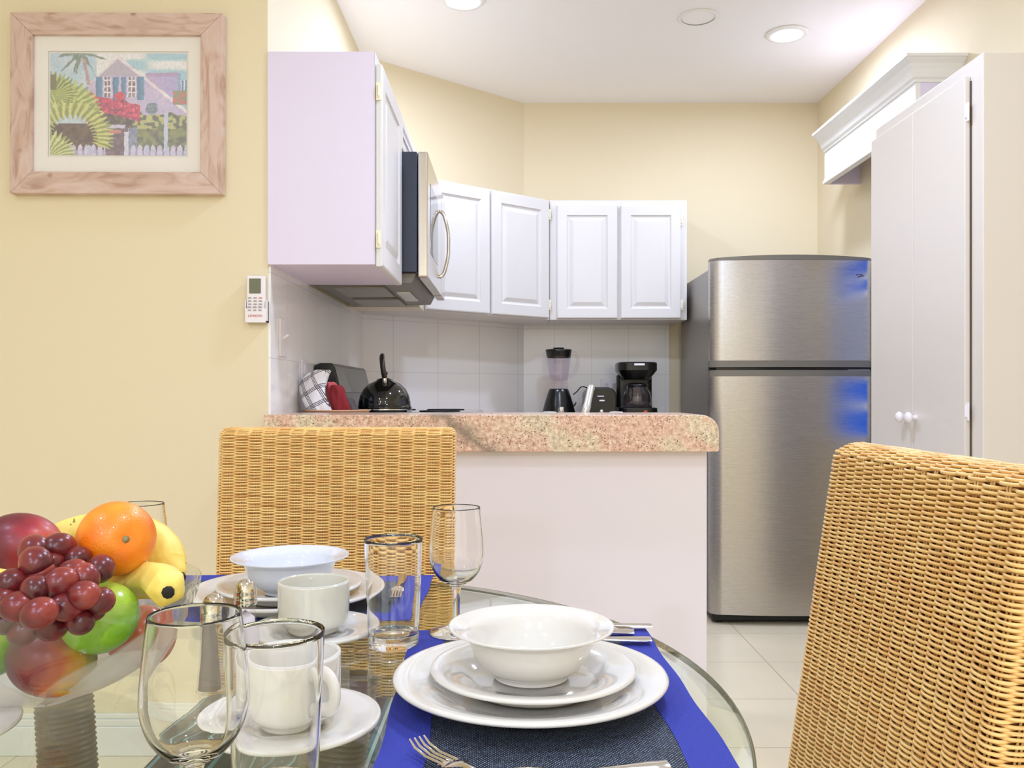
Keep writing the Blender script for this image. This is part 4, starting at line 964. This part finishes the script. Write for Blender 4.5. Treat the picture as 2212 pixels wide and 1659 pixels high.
# ------------------------------------------------------------------ salt and pepper
M_pepper = mat('ground pepper', (104, 94, 82), .9, bump=(900, .6, .001)); M_salt = mat('salt', (240, 238, 234), .8)
def shaker(name, label, x, y, fill):
    c = thing(name, label, 'shaker', (x, y, TZ+.0004), 0, 'salt and pepper shakers')
    pr = [(0, .0), (.0165, 0), (.0180, .002), (.0170, .010), (.0135, .035), (.0118, .058), (.0112, .070), (.0118, .076), (0, .076)]
    m = MB(); n = 10; m.lathe(smoothp(pr, 1), n); m.build('jar', M_jar if fill is M_salt else M_jar, c, smooth=False)
    MB().lathe([(0, .004), (.0145, .004), (.0135, .012), (.0110, .035), (.0096, .058), (0, .066)], 20).build('filling', fill, c, smooth=True)
    MB().lathe(smoothp([(.0122, .072), (.0126, .074), (.0122, .078), (.0126, .080), (.0120, .083), (.0118, .088), (.0095, .0945), (.005, .0985), (0, .0995)], 3), 28).build('cap', M_chrome, c, smooth=True)
    h = MB()
    for k in range(6):
        a_ = k*PI/3; h.lathe([(0, 0), (.0009, 0), (0, .0004)], 8, c=(.0055*math.cos(a_), .0055*math.sin(a_), .0978))
    h.build('holes', M_dark, c)
    return c
shaker('salt_shaker', 'faceted glass salt shaker with chrome cap, the farther of the pair', (530-CX)/F*.925, .925, M_salt)
shaker('pepper_shaker', 'faceted glass pepper shaker with chrome cap beside the fruit bowl', (462-CX)/F*.858, .858, M_pepper)

# ------------------------------------------------------------------ cutlery
def cutlery(name, label, loc, rz, kind, group=None, L=.195):
    m = MB(); n = 30
    def strip(f, n=40, th=.0034):
        vs = []; fs = []
        for i in range(n+1):
            s = i/n; w_, z = f(s); vs += [(s*L, -w_, z), (s*L, -w_*.4, z+th*.6), (s*L, w_*.4, z+th*.6), (s*L, w_, z), (s*L, 0, z-th*.5)]
        for i in range(n): fs += [(i*5+k, (i+1)*5+k, (i+1)*5+(k+1) % 5, i*5+(k+1) % 5) for k in range(5)]
        fs += [(0, 1, 2, 3, 4), tuple(n*5+k for k in (4, 3, 2, 1, 0))]; m.add(vs, fs)
    def handle(s): return .0032+.0075*max(0, (s-.35)/.65)**1.2*(1 if s < .97 else .75), .0028+.007*math.exp(-((s-.42)/.14)**2)
    if kind == 'fork':
        def f(s):
            if s < .22: return .0001, 0
            w_ = .0115*math.sin(min(1, (s-.22)/.10)*PI/2)*(1 if s < .33 else max(.28, 1-(s-.33)/.06)) if s < .42 else handle(s)[0]
            return max(.003, w_), handle(s)[1] if s > .30 else .004+.004*(.30-s)
        strip(lambda s: f(.25+.75*s) if s > 0 else (.010, .004), 50)
        # strip() spans the whole length, so squeeze it onto the rear three quarters
        m.v = [(.25*L+x*.75, y, z) for x, y, z in m.v]
        for k in range(4):
            y = (k-1.5)*.0048
            m.tube([(.27*L, y, .0055), (.14*L, y, .0030), (.05*L, y*.98, .0045), (0, y*.95, .0085)], [.0017, .0016, .0014, .0009], 6, flat=.7)
    elif kind == 'spoon':
        strip(lambda s: ((.0205*math.sin(PI*min(.97, (s/.30)*.85+.10))**.6 if s < .27 else handle(s)[0]), (.002+.006*abs(s/.14-1)**2 if s < .27 else handle(s)[1])), 60)
    else:
        strip(lambda s: ((.0085 if s > .03 else .003) if s < .5 else .0055+.003*(s-.5), .0028), 40, .003 if kind == 'knife' else .0022)
    o = m.build(name, M_spoon, None, auto=60); o.location = loc; o.rotation_euler = (0, 0, rz); return tag(o, label, 'cutlery', group)
cutlery('fork', 'steel fork on the near placemat, its tines toward the table centre', (-.0790, .712, mz+.0022), -.92, 'fork', 'forks', .185)
cutlery('fork', 'second steel fork cut by the bottom edge, only its handle in view', (-.078, .622, mz+.0042), .23, 'fork', 'forks', .205)
hx = on(1400, 1360, mz)
cutlery('knife', 'steel table knife farthest back beside the near bowl', (hx.x-.20, hx.y+.012, mz+.002), -.05, 'knife', None, .205)
cutlery('spoon', 'steel spoon between the knife and the front spoon, beside the near bowl', (.150-.18, 1.063, mz+.002), -.07, 'spoon', 'spoons', .18)
cutlery('spoon', 'steel spoon closest to the near plates, handle toward the mat edge', (.165-.19, 1.018, mz+.002), .0, 'spoon', 'spoons', .19)
cutlery('fork', 'steel fork on the far placemat, seen through the tumbler', (-.165, 1.205, mz+.0022), PI/2+.03, 'fork', 'forks', .18)

# ================================================================== fruit bowl
BC = Vector((-.4595, .845, TZ+.0004)); FS = 1.056
bo = smoothp([(0, .0), (.026, 0), (.030, .001), (.048, .008), (.080, .021), (.108, .042), (.130, .071), (.141, .097), (.144, .1095), (.143, .1120), (.141, .1110), (.138, .097), (.127, .072), (.105, .044), (.077, .024), (.046, .0115), (.026, .006), (0, .005)], 3)
fb = dish('fruit_bowl', 'clear glass fruit bowl with frosted petals on the left of the table', 'bowl', BC, bo, M_bowl, None, 96)
def fz_(p): c0 = Vector((0, 0, CZ)); return c0+(Vector(p)-c0)*FS      # push a point away from the eye
def ball(name, label, cat, c_, rad, mt, rot=(0, 0, 0), fn=None, n=48, m_=32, group=None):
    me = MB(); vs = []; c_ = fz_(c_); rad = tuple(q*FS for q in rad)
    prof = []
    for j in range(m_+1):
        a_ = PI*j/m_; r_, z_ = math.sin(a_), -math.cos(a_)
        if fn: r_, z_ = fn(r_, z_, a_)
        prof.append((max(0, r_) if 0 < j < m_ else 0, z_))
    me.lathe(prof, n); me.v = [(x*rad[0], y*rad[1], z*rad[2]) for x, y, z in me.v]
    o = me.build(name, mt, None, smooth=True); o.location = c_; o.rotation_euler = rot
    return tag(o, label, cat, group)
M_orange = mat('orange peel', (250, 140, 22), .36, **{'Coat Weight': .15}); g = G(M_orange)
vo = g.n('ShaderNodeTexVoronoi', Scale=420.0); g.l(g.coords(), vo.inputs['Vector']); nn = g.n('ShaderNodeTexNoise', Scale=25.0); g.l(g.coords(), nn.inputs['Vector'])
g.l(g.ramp(nn.outputs['Fac'], [(.35, lin((246, 122, 14))), (.7, lin((255, 160, 44)))]), g.b.inputs['Base Color'])
g.bump(g.math('ADD', vo.outputs['Distance'], g.math('MULTIPLY', nn.outputs['Fac'], 2.0)), .26, .0009)
def grad_mat(name, cols, scale, axis=2, rough=.42, spread=.5, dots=None):
    m = mat(name, (200, 60, 50), rough, **{'Coat Weight': .12, 'Coat Roughness': .2}); g = G(m)
    tc = g.n('ShaderNodeTexCoord'); sx = g.n('ShaderNodeSeparateXYZ'); g.l(tc.outputs['Generated'], sx.inputs[0])
    nn = g.n('ShaderNodeTexNoise', Scale=scale, Detail=3.0); g.l(tc.outputs['Generated'], nn.inputs['Vector'])
    f = g.math('ADD', sx.outputs[axis], g.math('MULTIPLY', g.math('SUBTRACT', nn.outputs['Fac'], .5), spread))
    g.l(g.ramp(f, cols), g.b.inputs['Base Color']); return m
M_mango = grad_mat('red green mango skin', [(.05, lin((60, 22, 40))), (.45, lin((112, 26, 42))), (.74, lin((164, 38, 50))), (.98, lin((216, 98, 60)))], 3, 0)
M_mango2 = grad_mat('mango skin with yellow', [(.1, lin((84, 34, 40))), (.45, lin((146, 40, 44))), (.66, lin((190, 84, 38))), (.84, lin((214, 160, 50))), (.95, lin((150, 150, 60)))], 3, 0, spread=.45)
M_green = grad_mat('green apple skin', [(.0, lin((104, 158, 30))), (.55, lin((142, 196, 44))), (.95, lin((190, 220, 84)))], 6, 2, .2)
M_redap = grad_mat('red apple skin', [(.1, lin((190, 50, 50))), (.6, lin((206, 60, 56))), (.9, lin((220, 120, 80)))], 6, 2, .2)
M_ban = mat('banana peel', (252, 214, 60), .5); g = G(M_ban)
nn = g.n('ShaderNodeTexNoise', Scale=30.0, Detail=3.0); g.l(g.coords(), nn.inputs['Vector']); n2 = g.n('ShaderNodeTexNoise', Scale=90.0, Detail=2.0); g.l(g.coords(scale=(1, 1, 1)), n2.inputs['Vector'])
c = g.ramp(nn.outputs['Fac'], [(.3, lin((240, 204, 82))), (.6, lin((252, 226, 116)))]); s_ = g.ramp(n2.outputs['Fac'], [(.27, (1,)*3), (.31, (0,)*3)])
g.l(g.mix(s_, c, lin((96, 66, 28))), g.b.inputs['Base Color'])
M_tip = mat('dried black tip', (30, 24, 18), .8)
M_grape = grad_mat('red grape skin', [(.1, lin((84, 26, 32))), (.5, lin((120, 36, 38))), (.9, lin((154, 60, 50)))], 2.5, 2, .28, .9)
M_grape.node_tree.nodes['Principled BSDF'].inputs['Subsurface Weight'].default_value = .15
M_grape.node_tree.nodes['Principled BSDF'].inputs['Subsurface Radius'].default_value = (.006, .002, .002)
M_stem = mat('brown green stem', (112, 92, 60), .7)

oc = at(252, 1163, .775)
og = ball('orange', 'large orange on top of the heap in the fruit bowl', 'orange', oc, (.0338, .0335, .0318), M_orange, Vector((.629, -.764, .10)).to_track_quat('Z', 'Y').to_euler(), lambda r_, z_, a_: (r_, z_-.10*math.exp(-(a_-PI)**2*18)*1.0 if a_ > 2 else z_))
dl = MB().lathe([(0, 0), (.0030, .0002), (.0034, .0010), (.0018, .0012), (.0012, .0022), (0, .0022)], 9).build('stem_scar', mat('pale stem scar', (150, 140, 100), .8), og, smooth=True)
dl.location = (0, 0, .0318*FS*.895)
ball('mango', 'dark red mango on the upper left of the fruit heap', 'mango', at(46, 1178, .80), (.0375, .030, .0300), M_mango, (0, .15, 0))
ball('mango', 'dark red and yellow mango at the bottom of the bowl, seen through the glass', 'mango', at(112, 1424, .742), (.0365, .0315, .0315), M_mango2, (0, .3, .2))
apf = lambda r_, z_, a_: (r_*(1+.05*math.sin(a_*1.0)), z_*(1 if z_ < 0 else 1)-.28*math.exp(-(a_-PI)**2*9)+.14*math.exp(-(a_)**2*9))
for nm, lb, ct_, c_, r_, mm in (('apple', 'bright green apple at the front of the fruit bowl', 'apple', at(216, 1334, .742), .0310, M_green),
                                ('apple', 'green apple low at the left edge inside the bowl', 'apple', at(-22, 1392, .77), .0300, M_green),
                                ('apple', 'red apple low in the bowl behind the green one', 'apple', at(300, 1372, .830), .0290, M_redap)):
    o = ball(nm, lb, ct_, c_, (r_, r_, r_*.98), mm, (.35, -.2, 0), apf, group='apples')
    MB().tube([(0, 0, r_*.70), (.001, 0, r_*.88), (.003, .001, r_*1.02)], [.0009, .0009, .0013], 6).build('stem', M_stem, o, smooth=True)
def banana(label, pts, rad, tip_at_end=True):
    P = spline([fz_(q) for q in pts], 12); n = len(P); R_ = []; rad *= FS
    for i in range(n):
        q = i/(n-1); R_.append(rad*(.30+.70*min(1, (1-q)/.16)**.6 if q > .84 else (.32+.68*min(1, q/.22)**.8 if q < .22 else 1)))
    o0 = P[n//2].copy(); c = thing('banana', label, 'banana', o0, 0, 'bananas')
    m = MB(); m.tube([p-o0 for p in P], R_, 20)
    k_ = [1.06-.15*abs(math.sin(2.5*2*PI*(i % 20)/20)) for i in range(20)]
    vs = []
    for i, v_ in enumerate(m.v):
        ct_ = P[i//20]-o0; d__ = Vector(v_)-ct_; vs.append(tuple(ct_+d__*k_[i % 20]))
    m.v = vs; m.build('peel', M_ban, c, smooth=True)
    e1 = P[-1]-o0; dr = (P[-1]-P[-3]).normalized()
    MB().tube([e1-dr*.002, e1+dr*.003, e1+dr*.005], [R_[-1]*1.15, R_[-1]*1.05, R_[-1]*.7], 9).build('tip', M_tip, c, smooth=True)
    return c
banana('yellow banana curving behind the orange over the rim side of the bowl', [at(60, 1215, .85), at(120, 1170, .86), at(200, 1143, .865), at(300, 1150, .85), at(347, 1182, .84), at(364, 1220, .83), at(388, 1247, .82)], .0172)
banana('spotted banana below the orange, black tip toward the camera', [at(170, 1285, .82), at(220, 1270, .81), at(285, 1255, .79), at(335, 1252, .772), at(358, 1268, .750), at(363, 1279, .738)], .0165)
banana('banana under the mango at the left edge of the photo', [at(-110, 1240, .72), at(-60, 1255, .73), at(0, 1262, .738), at(50, 1272, .75), at(80, 1285, .765)], .0135)
# grapes: one bunch, each grape a part
gb = thing('grape_bunch', 'bunch of red grapes spilling over the front of the fruit bowl', 'grapes', at(110, 1270, .70*FS))
_at = at
def at(px, py, Y): return _at(px, py, Y*FS)
g0 = Vector(gb.location)
GR = [(75, 1190, .725, 1.12), (78, 1215, .700, 1.1), (128, 1182, .735, 1.08), (168, 1207, .735, .95), (218, 1228, .725, 1.0), (29, 1258, .690, 1.0), (87, 1240, .700, .98), (78, 1273, .676, 1.0),
      (130, 1259, .684, 1.08), (158, 1238, .700, 1.0), (185, 1248, .698, .95), (181, 1286, .680, 1.02), (218, 1298, .690, .92), (39, 1310, .668, 1.05), (85, 1325, .650, 1.05), (143, 1311, .678, 1.0),
      (174, 1342, .685, .95), (2, 1298, .680, 1.0), (-6, 1268, .690, 1.0), (14, 1340, .690, 1.0), (112, 1352, .688, 1.05), (-30, 1318, .690, 1.0), (196, 1316, .695, .9), (52, 1362, .690, 1.0), (110, 1218, .725, .95), (132, 1290, .700, 1.0), (60, 1290, .700, 1.0)]
gm = MB().lathe([(math.sin(PI*j/16) if 0 < j < 16 else 0, -math.cos(PI*j/16)*1.16) for j in range(17)], 24); gm.v = [(x*.0122, y*.0122, z*.0122) for x, y, z in gm.v]
gme = None; rnd = random.Random(4)
for (px, py, Y, s_) in GR:
    if gme is None: o = gm.build('grape', M_grape, gb, smooth=True); gme = o.data
    else: o = bpy.data.objects.new('grape', gme); COL.objects.link(o); o.parent = gb
    o.location = at(px, py, Y)-g0; o.scale = (s_*1.0,)*3; o.rotation_euler = (rnd.uniform(-1.5, 1.5), rnd.uniform(.3, 2.2), rnd.uniform(0, 3))
ms_ = MB().tube(spline([at(118, 1215, .735)-g0, at(120, 1240, .715)-g0, at(150, 1280, .70)-g0, at(140, 1310, .695)-g0], 5), .0016, 6)
for (a0, b0) in (((160, 1262), (185, 1270)), ((120, 1235), (100, 1222)), ((150, 1285), (120, 1300)), ((152, 1280), (170, 1290))): ms_.tube([at(*a0, .705)-g0, at(*b0, .70)-g0], .0010, 5)
ms_.build('stem', M_stem, gb, smooth=True)
